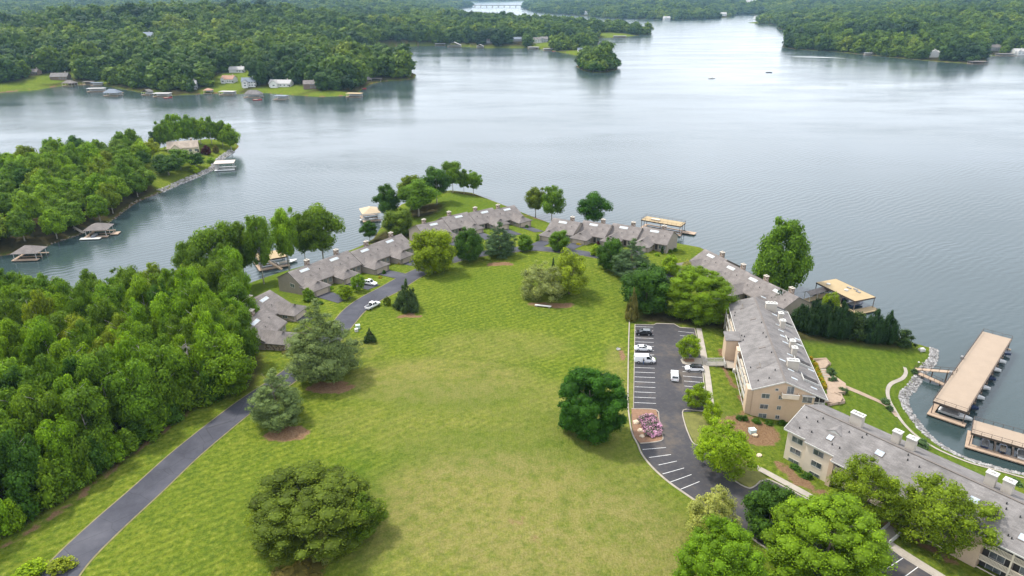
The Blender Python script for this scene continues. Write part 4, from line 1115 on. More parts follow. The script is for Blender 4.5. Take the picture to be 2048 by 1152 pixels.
def row(label, units, base_pt):
    root = empty('townhouse_row', (base_pt[0], base_pt[1], units[0][3]), 0, label, 'townhouses')
    bpy.context.view_layer.update()
    root.matrix_basis = Matrix.Translation(Vector((base_pt[0], base_pt[1], units[0][3])))
    Ts = []
    for O, yaw, W, base, mir, stone in units:
        Ts.append((unit(root, O, R(yaw), W, base, mir, stone), W, base))
    return Ts
def drive(T, W, length, wide=5.6, x0=0.9):
    """asphalt apron from the garage door to the road"""
    pts = []
    n = 6
    V = []; F = []
    for i in range(n+1):
        for j in range(5):
            q = T @ Vector((x0 + wide*j/4, 0.15 - length*i/n, 0))
            V.append((q.x, q.y, gz(q.x, q.y) + 0.13))
    for i in range(n):
        for j in range(4): F.append((i*5+j, i*5+j+1, (i+1)*5+j+1, (i+1)*5+j))
    tag(link('driveway', mesh_np('driveway', V, F, 4, True), m_asphalt), kind='structure')
UV = lambda yaw: (np.array([math.cos(R(yaw)), math.sin(R(yaw))]), np.array([-math.sin(R(yaw)), math.cos(R(yaw))]))
def from_ridge(p, yaw, vr=12.6):
    u, v = UV(yaw); return np.array(p[:2]) - v*vr
ROWS = []
# row nearest the left drive (four units), front to the right
u_, v_ = UV(53)
us = []
for k in range(4):
    O = np.array([-64.6, 209.0]) + u_*13.4*k + v_*(0.9*(k % 2))
    m = O + u_*6.5 + v_*4
    us.append((O, 53, 13.2, max(gz(*m), gz(*(O+u_*3)))-0.05, False, None))
ROWS.append((row('taupe townhouse row of four along the left drive by the cove', us, us[0][0]), 11.0))
# two houses lower left, round a small court
u_, v_ = UV(80)
O1 = np.array([-62.0, 169.5]); O2 = np.array([-66.5, 183.5])
us = [(O1, 80, 13.0, gz(*(O1+u_*5+v_*2))-0.05, False, True), (O2, 74, 13.0, gz(*(O2+u_*5+v_*2))-0.1, True, None)]
ROWS.append((row('taupe pair of townhouses with stone garage behind the large pine', us, O1), 4.0))
# middle row, front to the lower right
us = []
u_, v_ = UV(38)
for k in range(4):
    O = np.array([-38.4, 271.2]) + u_*12.9*k - v_*11.6 + v_*(0.8*(k % 2))
    m = O + u_*6.5 + v_*3
    us.append((O, 38, 12.8, gz(*m)-0.05, True, None))
ROWS.append((row('taupe townhouse row below the grassy point, partly behind the lime tree', us, us[0][0]), 9.5))
# staggered row facing the viewer
us = []
for k, p in enumerate([(17.2, 279.8), (29.6, 277.2), (41.4, 274.0), (53.0, 269.4)]):
    O = from_ridge(p, -31); u_, v_ = UV(-31); m = O + u_*6.5 + v_*2
    us.append((O, -31, 12.6, gz(*m)-0.05, False, None))
ROWS.append((row('staggered taupe townhouse row with beige garages facing the field', us, us[0][0]), 9.0))
# right row behind the big bright tree
us = []
for k in range(4):
    p = np.array([72.2, 246.6]) + np.array([0.335, -0.942])*12.3*k
    O = from_ridge(p, -66); u_, v_ = UV(-66); m = O + u_*6.5 + v_*5
    us.append((O, -66, 12.6, gz(*m)-0.05, False, None))
ROWS.append((row('right taupe townhouse row beside the lake behind the bright green tree', us, us[0][0]), 5.0))
for Ts, L in ROWS:
    for T, W, base in Ts: drive(T, W, L)

# ------------------------------------------------------------------ long apartment block (gable end to the viewer)
def to_local(O, yaw, p):
    c, s = math.cos(yaw), math.sin(yaw); dx, dy = p[0]-O[0], p[1]-O[1]
    return np.array([dx*c + dy*s, -dx*s + dy*c, p[2]-O[2]])
def hit(px, py, O, yaw, fz):
    """point of a roof surface z=fz(x,y) in local coordinates"""
    lo_z = None
    z = 9.0
    for _ in range(30):
        q = to_local(O, yaw, P(px, py, O[2]+z)); z = 0.5*z + 0.5*fz(q[0], q[1])
    return q[0], q[1], z
AO = (56.3, 140.8, 8.2); AY = R(-9.7); AL = 48.6; AW = 15.2; AR = 6.6
AE0, AZR, AE1 = 7.7, 10.3, 6.9
apA = empty('apartment_block', AO, AY, 'tan apartment block with long grey roof, gable end and footbridge beside the car park', 'building')
def afz(x, y):
    return AZR - (AZR-AE0)*(AR-x)/AR if x < AR else AZR - (AZR-AE1)*(x-AR)/(AW-AR)
prof = [(0, -3), (13.6, -3), (13.6, afz(13.6, 0)-0.3), (AR, AZR-0.3), (0, AE0-0.3)]
mb = MB(); n = len(prof)
mb.v += [(x, 0, z) for x, z in prof] + [(x, AL, z) for x, z in prof]
mb.f += [tuple(range(n)), tuple(range(2*n-1, n-1, -1))] + [(i, (i+1) % n, (i+1) % n+n, i+n) for i in range(n)]
mb.build('wall', m_tan, apA)
mb = MB(); oh = 0.35
mb.slab([(-0.45, -oh, afz(-0.45, 0)), (AR, -oh, AZR), (AR, AL+oh, AZR), (-0.45, AL+oh, afz(-0.45, 0))], 0.25)
mb.slab([(AR, -oh, AZR+.004), (AW+1.2, -oh, afz(AW+1.2, 0)), (AW+1.2, AL+oh, afz(AW+1.2, 0)), (AR, AL+oh, AZR+.004)], 0.25)
ra = mb.build('roof', m_roofgrey, apA)
MB().bar((AR, -oh, AZR+0.05), (AR, AL+oh, AZR+0.05), 0.35, 0.09).build('ridge_cap', m_gutter, ra)
MB().bar((-0.5, -oh-0.05, afz(-0.5, 0)-0.1), (AR, -oh-0.05, AZR-0.1), 0.1, 0.3).build('rake_board', m_white, apA)
MB().bar((AR, -oh-0.05, AZR-0.1), (AW+1.2, -oh-0.05, afz(AW+1.2, 0)-0.1), 0.1, 0.3).build('rake_board', m_white, apA)
MB().bar((-0.55, -oh, afz(-0.5, 0)-0.15), (-0.55, AL+oh, afz(-0.5, 0)-0.15), 0.14, 0.22).build('fascia', m_white, apA)
MB().bar((AW+1.3, -oh, afz(AW+1.3, 0)-0.15), (AW+1.3, AL+oh, afz(AW+1.3, 0)-0.15), 0.14, 0.22).build('fascia', m_white, apA)
for zc in (5.9, 3.05, 0.5):
    window(apA, 1.9, 3.8, zc-0.65, zc+0.65, 0, 'y', -1, 1)
    window(apA, 5.7, 6.7, zc-0.55, zc+0.55, 0, 'y', -1, 1)
    if zc < 5: window(apA, 11.0, 13.0, zc-0.8, zc+0.9, 0, 'y', -1, 1)
window(apA, 4.7, 5.5, 7.5, 8.2, 0, 'y', -1, 0)
window(apA, 7.3, 8.9, 7.0, 9.0, 0, 'y', -1, 1)
window(apA, 11.0, 13.2, 5.0, 6.8, 0, 'y', -1, 1)
bal = MB().box(6.2, 9.9, -1.35, -0.02, 6.35, 6.55).build('balcony', m_cream, apA)
MB().box(6.2, 9.9, -1.35, -1.27, 6.55, 7.45).build('balcony_front', m_cream, bal)
for xx in (6.2, 9.82): MB().box(xx, xx+0.08, -1.265, -0.02, 6.55, 7.45).build('balcony_side', m_cream, bal)
MB().box(6.1, 10.0, -1.4, -1.22, 7.45, 7.55).build('balcony_rail', m_white, bal)
MB().box(10.7, 13.6, -0.75, -0.02, 6.95, 7.1).build('awning', m_white, apA)
# screened porches along the lake side: dark infill behind white frames
for y0 in (0.2, 8.6, 20.2, 31.6, 41.5):
    pz = afz(AW+0.9, 0) - 0.3
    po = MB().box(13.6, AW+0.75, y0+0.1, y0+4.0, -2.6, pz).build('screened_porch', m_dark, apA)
    for z in (-0.3, 2.45, 5.15, pz-0.12): MB().box(AW+0.76, AW+0.92, y0, y0+4.1, z-0.14, z+0.14).build('porch_beam', m_white, po)
    for yy in (y0, y0+2.0, y0+4.0): MB().box(AW+0.72, AW+0.90, yy, yy+0.14, -2.6, pz).build('porch_post', m_white, po)
    for z in (2.45, 5.15): MB().box(13.6, AW+0.75, y0-0.04, y0+0.09, z-0.14, z+0.14).build('porch_beam', m_white, po)
    for xx in (13.62, 14.7): MB().box(xx, xx+0.13, y0-0.035, y0+0.08, -2.6, pz+0.3).build('porch_post', m_white, po)
    # white frame above the porch, a dark sheet standing for the opening's shade
    x0, x1 = 11.9, AW+0.6
    fr = MB().bar((x0, y0+4.6, afz(x0, 0)+0.25), (x1, y0+4.6, afz(x1, 0)+0.25), 0.16, 0.5).build('porch_parapet', m_white, apA)
    MB().bar((x0, y0+4.7, afz(x0, 0)+0.2), (x0, y0+7.8, afz(x0, 0)+0.2), 0.14, 0.4).build('parapet_end', m_white, fr)
    MB().slab([(x0+.1, y0+4.75, afz(x0+.1, 0)+0.03), (x1, y0+4.75, afz(x1, 0)+0.03), (x1, y0+7.7, afz(x1, 0)+0.03), (x0+.1, y0+7.7, afz(x0+.1, 0)+0.03)], 0.05).build('opening_shade', m_dark, fr)
# white boxed chimneys on the lake slope
for px, py, w, pots in [(1541,620,3.0,3),(1560,640,1.2,1),(1564,655,1.2,1),(1583,696,1.2,1),(1587,710,1.2,1),(1584,736,2.6,3)]:
    x, y, z = hit(px, py, AO, AY, afz)
    chimney(apA, x, y, z-0.5, z+2.1, w, 1.3, m_offw, m_white, pots)
for px, py in [(1527,595),(1546,620),(1549,630),(1557,651),(1562,662),(1566,673),(1571,686),(1580,710),(1565,721),(1582,741),(1589,758),(1595,679),(1600,691),(1622,741),(1628,777)]:
    x, y, z = hit(px, py, AO, AY, afz)
    sl = -(AZR-AE1)/(AW-AR)
    s_ = MB().slab([(x-.75, y-.35, z+.12-sl*.75), (x+.75, y-.35, z+.12+sl*.75), (x+.75, y+.35, z+.12+sl*.75), (x-.75, y+.35, z+.12-sl*.75)], 0.16).build('skylight', m_white, apA)
    MB().slab([(x-.66, y-.27, z+.14-sl*.66), (x+.66, y-.27, z+.14+sl*.66), (x+.66, y+.27, z+.14+sl*.66), (x-.66, y+.27, z+.14-sl*.66)], 0.02).build('pane', m_sky, s_)
sl = (AZR-AE0)/AR
for px, py, wx, wy in [(1506,638,1.4,.9),(1524,695,1.5,.9),(1520,734,1.5,.8),(1484,617,1.0,.8)]:
    x, y, z = hit(px, py, AO, AY, afz)
    s_ = MB().slab([(x-wx/2, y-wy/2, z+.1-sl*wx/2), (x+wx/2, y-wy/2, z+.1+sl*wx/2), (x+wx/2, y+wy/2, z+.1+sl*wx/2), (x-wx/2, y+wy/2, z+.1-sl*wx/2)], 0.14).build('skylight', m_gutter, apA)
    MB().slab([(x-wx/2+.08, y-wy/2+.08, z+.12-sl*(wx/2-.08)), (x+wx/2-.08, y-wy/2+.08, z+.12+sl*(wx/2-.08)), (x+wx/2-.08, y+wy/2-.08, z+.12+sl*(wx/2-.08)), (x-wx/2+.08, y+wy/2-.08, z+.12-sl*(wx/2-.08))], 0.02).build('pane', m_roof, s_)
for px, py in [(1500,609),(1538,727)]:      # low triangular roof dormers on the car-park slope
    x, y, z = hit(px, py, AO, AY, afz)
    d = MB()
    d.slab([(x-2.0, y-1.6, afz(x-2.0, 0)+.05), (x-2.0, y, afz(x-2.0, 0)+0.75), (x+1.4, y, afz(x+1.4, 0)+.06)], 0.1)
    d.slab([(x-2.0, y, afz(x-2.0, 0)+0.754), (x-2.0, y+1.6, afz(x-2.0, 0)+.05), (x+1.4, y, afz(x+1.4, 0)+.064)], 0.1)
    dd = d.build('dormer', m_roofgrey, apA)
    MB().poly([(x-1.98, y-1.5, afz(x-2, 0)), (x-1.98, y+1.5, afz(x-2, 0)), (x-1.98, y, afz(x-2, 0)+.66)]).build('dormer_face', m_taupe, dd)
for px, py in [(1471,601),(1470,626),(1469,632),(1483,672),(1489,674),(1486,681),(1501,736),(1516,762),(1550,741),(1538,757),(1523,646),(1526,667),(1532,675),(1543,706)]:
    x, y, z = hit(px, py, AO, AY, afz)
    MB().cyl(x, y, z-.1, z+0.42, 0.12, 6).build('roof_vent', m_pipe, apA)
# car-park side: balconies over a dark sheet painted as their shade, stair tower, footbridge
for y0, y1 in [(3.0, 19.0), (30.5, 46.0)]:
    g_ = MB().box(-0.02, -0.08, y0, y1, -1.5, AE0-0.6).build('balcony_shade', m_dark, apA)
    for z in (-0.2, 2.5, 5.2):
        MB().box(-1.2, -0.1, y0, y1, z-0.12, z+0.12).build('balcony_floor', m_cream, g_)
        MB().box(-1.25, -1.15, y0, y1, z+0.14, z+1.05).build('balcony_rail', m_white, g_)
    k = y0
    while k <= y1 + .1:
        MB().box(-1.3, -1.1, k-0.12, k+0.12, -2.5, AE0-0.7).build('post', m_cream, g_); k += (y1-y0)/4
for y0, y1 in [(0.2, 2.8), (19.3, 22.0)]:
    MB().box(-1.3, -0.01, y0, y1, -2.8, AE0-0.5).build('wall_pier', m_tan, apA)
pl = to_local(AO, AY, P(1463, 728, LOT_Z))
ty = pl[1]
tw = MB().box(-3.6, -0.02, ty+1.6, ty+6.6, -2.8, 7.6).build('stair_tower', m_tan, apA)
MB().slab([(-3.9, ty+1.3, 7.75), (0, ty+1.3, 8.05), (0, ty+6.9, 8.05), (-3.9, ty+6.9, 7.75)], 0.2).build('tower_roof', m_roofgrey, tw)
MB().box(-3.8, 0, ty-2.4, ty+1.6, 1.55, 1.75).build('entry_deck', m_concrete, apA)
for z in (-1.2, 1.75): 
    MB().box(-3.8, -3.7, ty-2.4, ty+1.6, z, z+1.0).build('deck_rail', m_white, apA)
br0 = to_local(AO, AY, P(1411, 727, LOT_Z+0.1)); 
fb = empty('footbridge', tuple(P(1411, 728, LOT_Z)), 0, 'white-railed footbridge from the pavement to the long apartment block', 'footbridge')
A3 = P(1411, 727, LOT_Z+0.15); 
cA, sA = math.cos(AY), math.sin(AY)
B3 = np.array([AO[0] + cA*(-3.7) - sA*(ty-0.3), AO[1] + sA*(-3.7) + cA*(ty-0.3), LOT_Z+0.15])
d3 = (B3-A3); L3 = np.linalg.norm(d3[:2]); fy = math.atan2(d3[1], d3[0])
fb.location = tuple(A3); fb.rotation_euler = (0, 0, fy)
MB().box(0, L3, -1.1, 1.1, -0.25, 0).build('deck', m_concrete, fb)
for s in (-1, 1):
    MB().box(0, L3, s*1.08-.05, s*1.08+.05, 0.95, 1.06).build('handrail', m_white, fb)
    MB().box(0, L3, s*1.08-.04, s*1.08+.04, 0.1, 0.2).build('bottom_rail', m_white, fb)
    mb = MB()
    for k in range(int(L3/0.22)): mb.box(k*0.22, k*0.22+0.09, s*1.08-.03, s*1.08+.03, 0.2, 0.95)
    tag(mb.build('baluster', m_white, fb), kind='stuff')
    for k in range(3): MB().box(k*L3/2-.06*(k>0), k*L3/2+.06, s*1.08-.06, s*1.08+.06, -2.6 if k == 1 else 0, 1.1).build('post', m_white, fb)

# ------------------------------------------------------------------ lower apartment block
BO = (63.8, 129.4, 8.3); BY = math.atan2(-0.777, 0.629); BLN = 74.0
apB = empty('apartment_block', BO, BY, 'cream apartment block with long grey roof and balconies in the lower right corner', 'building')
BZR = 10.2; BS = 0.385
def bfz(x, y): return BZR - BS*abs(y)
f1, f2 = -7.0, -8.9
mb = MB()
def shell(x0, x1, yf, yb, mat, name='wall'):
    prof = [(yf, -4), (yb, -4), (yb, bfz(0, yb)-.3), (0, BZR-.3), (yf, bfz(0, yf)-.3)]; n = 5; mb = MB()
    mb.v += [(x0, y, z) for y, z in prof] + [(x1, y, z) for y, z in prof]
    mb.f += [tuple(range(n)), tuple(range(2*n-1, n-1, -1))] + [(i, (i+1) % n, (i+1) % n+n, i+n) for i in range(n)]
    return mb.build(name, mat, apB)
shell(0.3, 11.0, f1, 7.6, m_cream)
shell(11.0, BLN, -7.4, 7.55, m_taupe)
mb = MB()
mb.slab([(-0.4, f1-.5, bfz(0, f1-.5)), (4.6, f1-.5, bfz(0, f1-.5)), (4.6, f1-1.1, bfz(0, f1-1.1)), (11.0, f1-1.1, bfz(0, f1-1.1)), (11.0, 0, BZR), (-0.4, 0, BZR)], 0.25)
mb.slab([(11.002, f2-.4, bfz(0, f2-.4)), (BLN, f2-.4, bfz(0, f2-.4)), (BLN, 0, BZR), (11.002, 0, BZR)], 0.25)
mb.slab([(-0.4, 0, BZR+.004), (BLN, 0, BZR+.004), (BLN, 8.4, bfz(0, 8.4)), (-0.4, 8.4, bfz(0, 8.4))], 0.25)
rb = mb.build('roof', m_roofgrey, apB)
MB().bar((-0.4, 0, BZR+.06), (BLN, 0, BZR+.06), 0.35, 0.09).build('ridge_cap', m_gutter, rb)
MB().bar((-0.45, f1-.5, bfz(0, f1-.5)-.1), (-0.45, 0, BZR-.1), 0.1, 0.3).build('rake_board', m_white, apB)
MB().bar((11.0, f2-.45, bfz(0, f2-.4)-.15), (BLN, f2-.45, bfz(0, f2-.4)-.15), 0.12, 0.26).build('fascia', m_white, apB)
MB().bar((-0.4, f1-.55, bfz(0, f1-.5)-.15), (4.5, f1-.55, bfz(0, f1-.5)-.15), 0.12, 0.26).build('fascia', m_white, apB)
MB().bar((4.6, f1-1.15, bfz(0, f1-1.1)-.15), (11.0, f1-1.15, bfz(0, f1-1.1)-.15), 0.12, 0.26).build('fascia', m_white, apB)
MB().box(5.0, 10.6, f1-0.75, f1+.02, -3.9, bfz(0, f1-.75)-0.35).build('bay_wall', m_cream, apB)
for zc in (5.6, 2.85, 0.1):
    window(apB, 1.4, 3.9, zc-.65, zc+.75, f1, 'y', -1, 1); window(apB, 6.6, 8.9, zc-.65, zc+.75, f1-0.75, 'y', -1, 1)
MB().box(0.3, 5.0, f1-.06, f1, -4, -0.8).build('plinth', m_white, apB)
MB().box(10.7, 11.6, f2-.1, f1, -4, bfz(0, f2)-0.4).build('wall_pier', m_tan, apB)
x = 11.6; k = 0
while x < BLN - 1:
    x1 = min(x + 4.6, BLN)
    shade_sheet = MB().box(x+.05, x1-.3, -7.48, -7.42, -3.6, bfz(0, -7.5)-.4).build('balcony_shade', m_dark, apB)  # near-black sheet on the wall, shade behind the balcony as colour
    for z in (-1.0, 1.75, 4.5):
        MB().box(x, x1, f2, -7.45, z-0.12, z+.1).build('balcony_floor', m_cream, shade_sheet)
        MB().box(x, x1-.25, f2-.02, f2+.08, z+0.98, z+1.1).build('balcony_rail', m_cream, shade_sheet)
        mb = MB(); q = x
        while q < x1 - .3: mb.box(q, q+.09, f2, f2+.05, z+.1, z+.98); q += 0.2
        tag(mb.build('baluster', m_cream, shade_sheet), kind='stuff')
        window(apB, x+1.0, x1-1.2, z+0.3, z+2.2, -7.48, 'y', -1, 1)
    MB().box(x1-.25, x1, f2-.05, f2+.25, -4, bfz(0, f2)-.35).build('post', m_cream, apB)
    x = x1; k += 1
    if k == 5:     # entrance
        MB().box(x, x+4.0, f2-.6, -7.4, -4, bfz(0, f2)-.4).build('entry_wall', m_tan, apB); x += 4.0
for px, py, w, pots in [(1711,838,2.5,3),(1790,874,1.5,1),(1818,888,1.7,1),(1974,964,1.7,1),(2008,980,1.7,1)]:
    q = to_local(BO, BY, P(px, py, BO[2]+11.0))
    chimney(apB, q[0], 2.6, bfz(0, 2.6)-.5, BZR+1.6, w, 1.3, m_offw, m_white, pots)
for px, py, wx in [(1660,876,1.3),(1759,907,1.7),(1948,1001,1.7),(2046,1076,1.4)]:
    x, y, z = hit(px, py, BO, BY, bfz)
    s_ = MB().slab([(x-wx/2, y-.7, z+.14-BS*.7), (x+wx/2, y-.7, z+.14-BS*.7), (x+wx/2, y+.7, z+.14+BS*.7), (x-wx/2, y+.7, z+.14+BS*.7)], 0.2).build('skylight', m_gutter, apB)
    MB().slab([(x-wx/2+.1, y-.6, z+.16-BS*.6), (x+wx/2-.1, y-.6, z+.16-BS*.6), (x+wx/2-.1, y+.6, z+.16+BS*.6), (x-wx/2+.1, y+.6, z+.16+BS*.6)], 0.03).build('pane', m_sky, s_)
x, y, z = hit(1676, 858, BO, BY, bfz)
d = MB()
d.slab([(x-1.7, y-1.4, bfz(0, y-1.4)+.05), (x, y-1.4, bfz(0, y-1.4)+.85), (x, y+1.2, bfz(0, y+1.2)+.05)], .1); d.slab([(x, y-1.4, bfz(0, y-1.4)+.854), (x+1.7, y-1.4, bfz(0, y-1.4)+.05), (x, y+1.2, bfz(0, y+1.2)+.054)], .1)
dd = d.build('dormer', m_roofgrey, apB)
MB().poly([(x-1.55, y-1.36, bfz(0, y-1.4)), (x+1.55, y-1.36, bfz(0, y-1.4)), (x, y-1.36, bfz(0, y-1.4)+.74)]).build('dormer_face', m_white, dd)
for px, py in [(1599,857),(1613,836),(1635,844),(1646,838),(1623,865),(1664,890),(1679,897),(1698,865),(1724,876),(1733,870),(1816,911),(1815,921),(1838,935),(2013,1008),(2012,1019),(2040,1035),(2016,1072),(2023,1078)]:
    x, y, z = hit(px, py, BO, BY, bfz)
    MB().cyl(x, y, z-.1, z+0.42, 0.12, 6).build('roof_vent', m_pipe, apB)
# entrance walk with low white rails
wk = empty('entry_walk', tuple(G(1772, 1070)), 0, 'short white-railed entry walk before the lower apartment block', 'walkway')
p0, p1 = P(1763, 1083, LOT_Z+.12), P(1792, 1058, LOT_Z+.12)
dd = p1-p0; L = np.linalg.norm(dd[:2]); wk.location = tuple(p0); wk.rotation_euler = (0, 0, math.atan2(dd[1], dd[0]))
MB().box(0, L, -1.2, 1.2, -.3, 0.05).build('deck', m_concrete, wk)
for s in (-1, 1): MB().box(0, L, s*1.2-.06, s*1.2+.06, 0.05, 1.0).build('rail', m_white, wk)

# ------------------------------------------------------------------ docks and boats
m_deck = simple('tan_deck_coating', (0.285, 0.222, 0.165), 0.85, 0.10, 0.35)
m_deckb = simple('straw_deck', (0.33, 0.25, 0.14), 0.85, 0.15, 0.4)
m_dockwood = simple('dock_boards', (0.34, 0.25, 0.18), 0.85, 0.2, 1.0)
m_rail = simple('dark_bronze_rail', (0.075, 0.055, 0.045), 0.6, 0.2, 1.0)
m_post = simple('dock_post', (0.16, 0.12, 0.10), 0.8, 0.2, 1.0)
m_hull = simple('white_gelcoat', (0.72, 0.72, 0.71), 0.25, 0.05, 0.5, spec=0.6)
m_hullblue = simple('navy_gelcoat', (0.025, 0.04, 0.09), 0.25, 0.1, 0.5, spec=0.6)
m_canvas = simple('grey_boat_canvas', (0.20, 0.20, 0.20), 0.9, 0.2, 1.0)
m_seat = simple('beige_vinyl', (0.50, 0.43, 0.34), 0.7, 0.1, 1.0)
def boat(x, y, z, yaw, L, label, hull=None, cover=True, group=None, top=True):
    o = empty('motorboat', (x, y, z), yaw, label, 'boat', group)
    st = [(-L/2, .80, .0), (-L/4, 1.0, .0), (L*.1, 1.0, .02), (L*.3, .74, .12), (L*.44, .34, .30), (L*.5, .03, .42)]
    W = L*0.165; V = []; F = []
    for sx, w, rise in st:
        V += [(sx, 0, -.35+rise*.9), (sx, w*W*.8, -.05+rise), (sx, w*W, .62+rise*.5), (sx, -w*W, .62+rise*.5), (sx, -w*W*.8, -.05+rise)]
    for i in range(len(st)-1):
        for a, b_ in ((0, 1), (1, 2), (2, 3), (3, 4), (4, 0)): F.append((i*5+a, i*5+b_, i*5+5+b_, i*5+5+a))
    mb = MB(); mb.v = V; mb.f = F + [(0, 4, 3, 2, 1)]
    mb.build('hull', hull or m_hull, o)
    if cover: MB().hexa([(-L*.42, -W*.85, .6), (L*.12, -W*.85, .6), (L*.12, W*.85, .6), (-L*.42, W*.85, .6), (-L*.38, -W*.5, 1.0), (L*.08, -W*.5, 1.15), (L*.08, W*.5, 1.15), (-L*.38, W*.5, 1.0)]).build('canvas_cover', m_canvas, o)
    else:
        MB().box(-L*.4, L*.05, -W*.7, W*.7, .62, .72).build('cockpit', m_seat, o)
        MB().hexa([(L*.05, -W*.7, .64), (L*.16, -W*.5, .64), (L*.16, W*.5, .64), (L*.05, W*.7, .64), (L*.0, -W*.6, 1.1), (L*.04, -W*.45, 1.1), (L*.04, W*.45, 1.1), (L*.0, W*.6, 1.1)]).build('windscreen', m_glass, o)
        MB().box(-L*.5-.25, -L*.5, -.25, .25, -.2, .9).build('outboard', m_pipe, o)
    return o
def dock(O, yaw, W, L, zd, label, top='deck', mat=None, rail=True, cat='boat dock', posts_x=2, step=6.0, ends=1.1, roofm=None, lowm=None, group=None, base=0.0, detail=True):
    """roofed boat slip: local x across, y along; lower boards, posts, upper deck or roof"""
    o = empty('boat_dock', (O[0], O[1], base), yaw, label, cat, group)
    lo = lowm or m_dockwood
    MB().box(-0.5, W+0.5, -ends, 0.9, 0.35, 0.65).build('lower_boards', lo, o)
    MB().box(-0.5, 0.75, 0.9, L, 0.35, 0.65).build('lower_boards', lo, o)
    MB().box(-0.5, W+0.5, L, L+0.8, 0.35, 0.65).build('lower_boards', lo, o)
    n = max(1, int(round(L/step)))
    for k in range(n+1):
        y = k*L/n
        if detail and 0 < k < n: MB().box(0.75, W-0.1, y-.3, y+.3, 0.33, 0.62).build('finger_pier', lo, o)
        for x in ([0.25, W-0.25] if posts_x == 2 else [0.25, W/2, W-0.25]):
            MB().box(x-.1, x+.1, y-.1, y+.1, -2.0, zd-.05).build('post', m_post if top == 'deck' else m_white, o)
    if top == 'deck':
        d = MB().box(0, W, -0.1, L+.1, zd-.32, zd).build('upper_deck', mat or m_deck, o)
        MB().box(-.05, W+.05, -.17, -.11, zd-.5, zd+.02).build('fascia', m_rail, d); MB().box(-.07, -.01, -.1, L+.1, zd-.5, zd+.02).build('fascia', m_rail, d); MB().box(W+.01, W+.07, -.1, L+.1, zd-.5, zd+.02).build('fascia', m_rail, d)
        if rail:
            for a, b_ in [((0, -.1), (W, -.1)), ((0, -.1), (0, L)), ((0, L), (W, L)), ((W, -.1), (W, L))]:
                MB().bar((a[0], a[1], zd+1.0), (b_[0], b_[1], zd+1.0), .07).build('handrail', m_rail, o)
                MB().bar((a[0], a[1], zd+.5), (b_[0], b_[1], zd+.5), .03).build('mid_rail', m_rail, o)
                ln = math.hypot(b_[0]-a[0], b_[1]-a[1]); m = max(1, int(ln/2.0))
                mb = MB()
                for k in range(m+1):
                    t = k/m; x = a[0]+(b_[0]-a[0])*t; y = a[1]+(b_[1]-a[1])*t
                    mb.box(x-.04, x+.04, y-.04, y+.04, zd, zd+.97)
                tag(mb.build('baluster', m_rail, o), kind='stuff')
    else:
        h = zd; e = 0.6; rm = roofm or m_roof
        mb = MB(); r = W*0.22+0.2
        if top == 'hip':
            k = min(W, L)/2
            A, B, C, D = (-e, -e, h), (W+e, -e, h), (W+e, L+e, h), (-e, L+e, h)
            if L >= W: R0, R1 = (W/2, k*.9, h+r), (W/2, L-k*.9, h+r); mb.slab([A, B, R0], .15); mb.slab([B, C, R1, R0], .15); mb.slab([C, D, R1], .15); mb.slab([D, A, R0, R1], .15)
            else: R0, R1 = (k*.9, L/2, h+r), (W-k*.9, L/2, h+r); mb.slab([A, B, R1, R0], .15); mb.slab([B, C, R1], .15); mb.slab([C, D, R0, R1], .15); mb.slab([D, A, R0], .15)
        elif top == 'gable':
            mb.slab([(-e, -e, h), (W/2, -e, h+r), (W/2, L+e, h+r), (-e, L+e, h)], .15); mb.slab([(W/2, -e, h+r+.004), (W+e, -e, h), (W+e, L+e, h), (W/2, L+e, h+r+.004)], .15)
        else:
            mb.box(-e, W+e, -e, L+e, h, h+.3)
        mb.build('roof', rm, o)
        if top != 'flat': MB().box(-.1, W+.1, -.1, L+.1, h-.25, h-.02).build('eave_beam', m_white, o)
    return o
def lworld(O, yaw, x, y):
    return O[0] + math.cos(yaw)*x - math.sin(yaw)*y, O[1] + math.sin(yaw)*x + math.cos(yaw)*y
# long double-deck dock at right
OA = np.array([108.1, 154.0]); YA = math.atan2(-5.45, 5.45)
LA = 54.5; WA = 7.6
YA = math.atan2(37.35, -39.75) - math.pi/2; YA = math.atan2(39.75, 37.35) - math.pi/2
dA = dock(OA, YA, WA, LA, 4.2, 'long boat dock with tan upper deck and dark railing at the right shore', step=6.8)
for k in (0.55, 0.33): MB().box(-0.75, -0.12, LA*k, LA*k+1.1, 4.1, 4.9).build('utility_box', m_canvas, dA)
for k, lab in enumerate(['covered boat nearest the viewer under the long tan dock', 'covered boat second from the near end under the long tan dock', 'covered boat third from the near end under the long tan dock', 'covered boat fourth from the near end under the long tan dock',
                         'covered boat fifth from the near end under the long tan dock', 'covered boat sixth from the near end under the long tan dock', 'covered boat seventh from the near end under the long tan dock', 'covered boat at the far end under the long tan dock']):
    x, y = lworld(OA, YA, 5.0, 3.3 + k*6.8)
    boat(x, y, 0.45, YA, 7.6, lab, m_hull if k % 3 != 1 else m_hullblue, True, 'boats under the long dock')
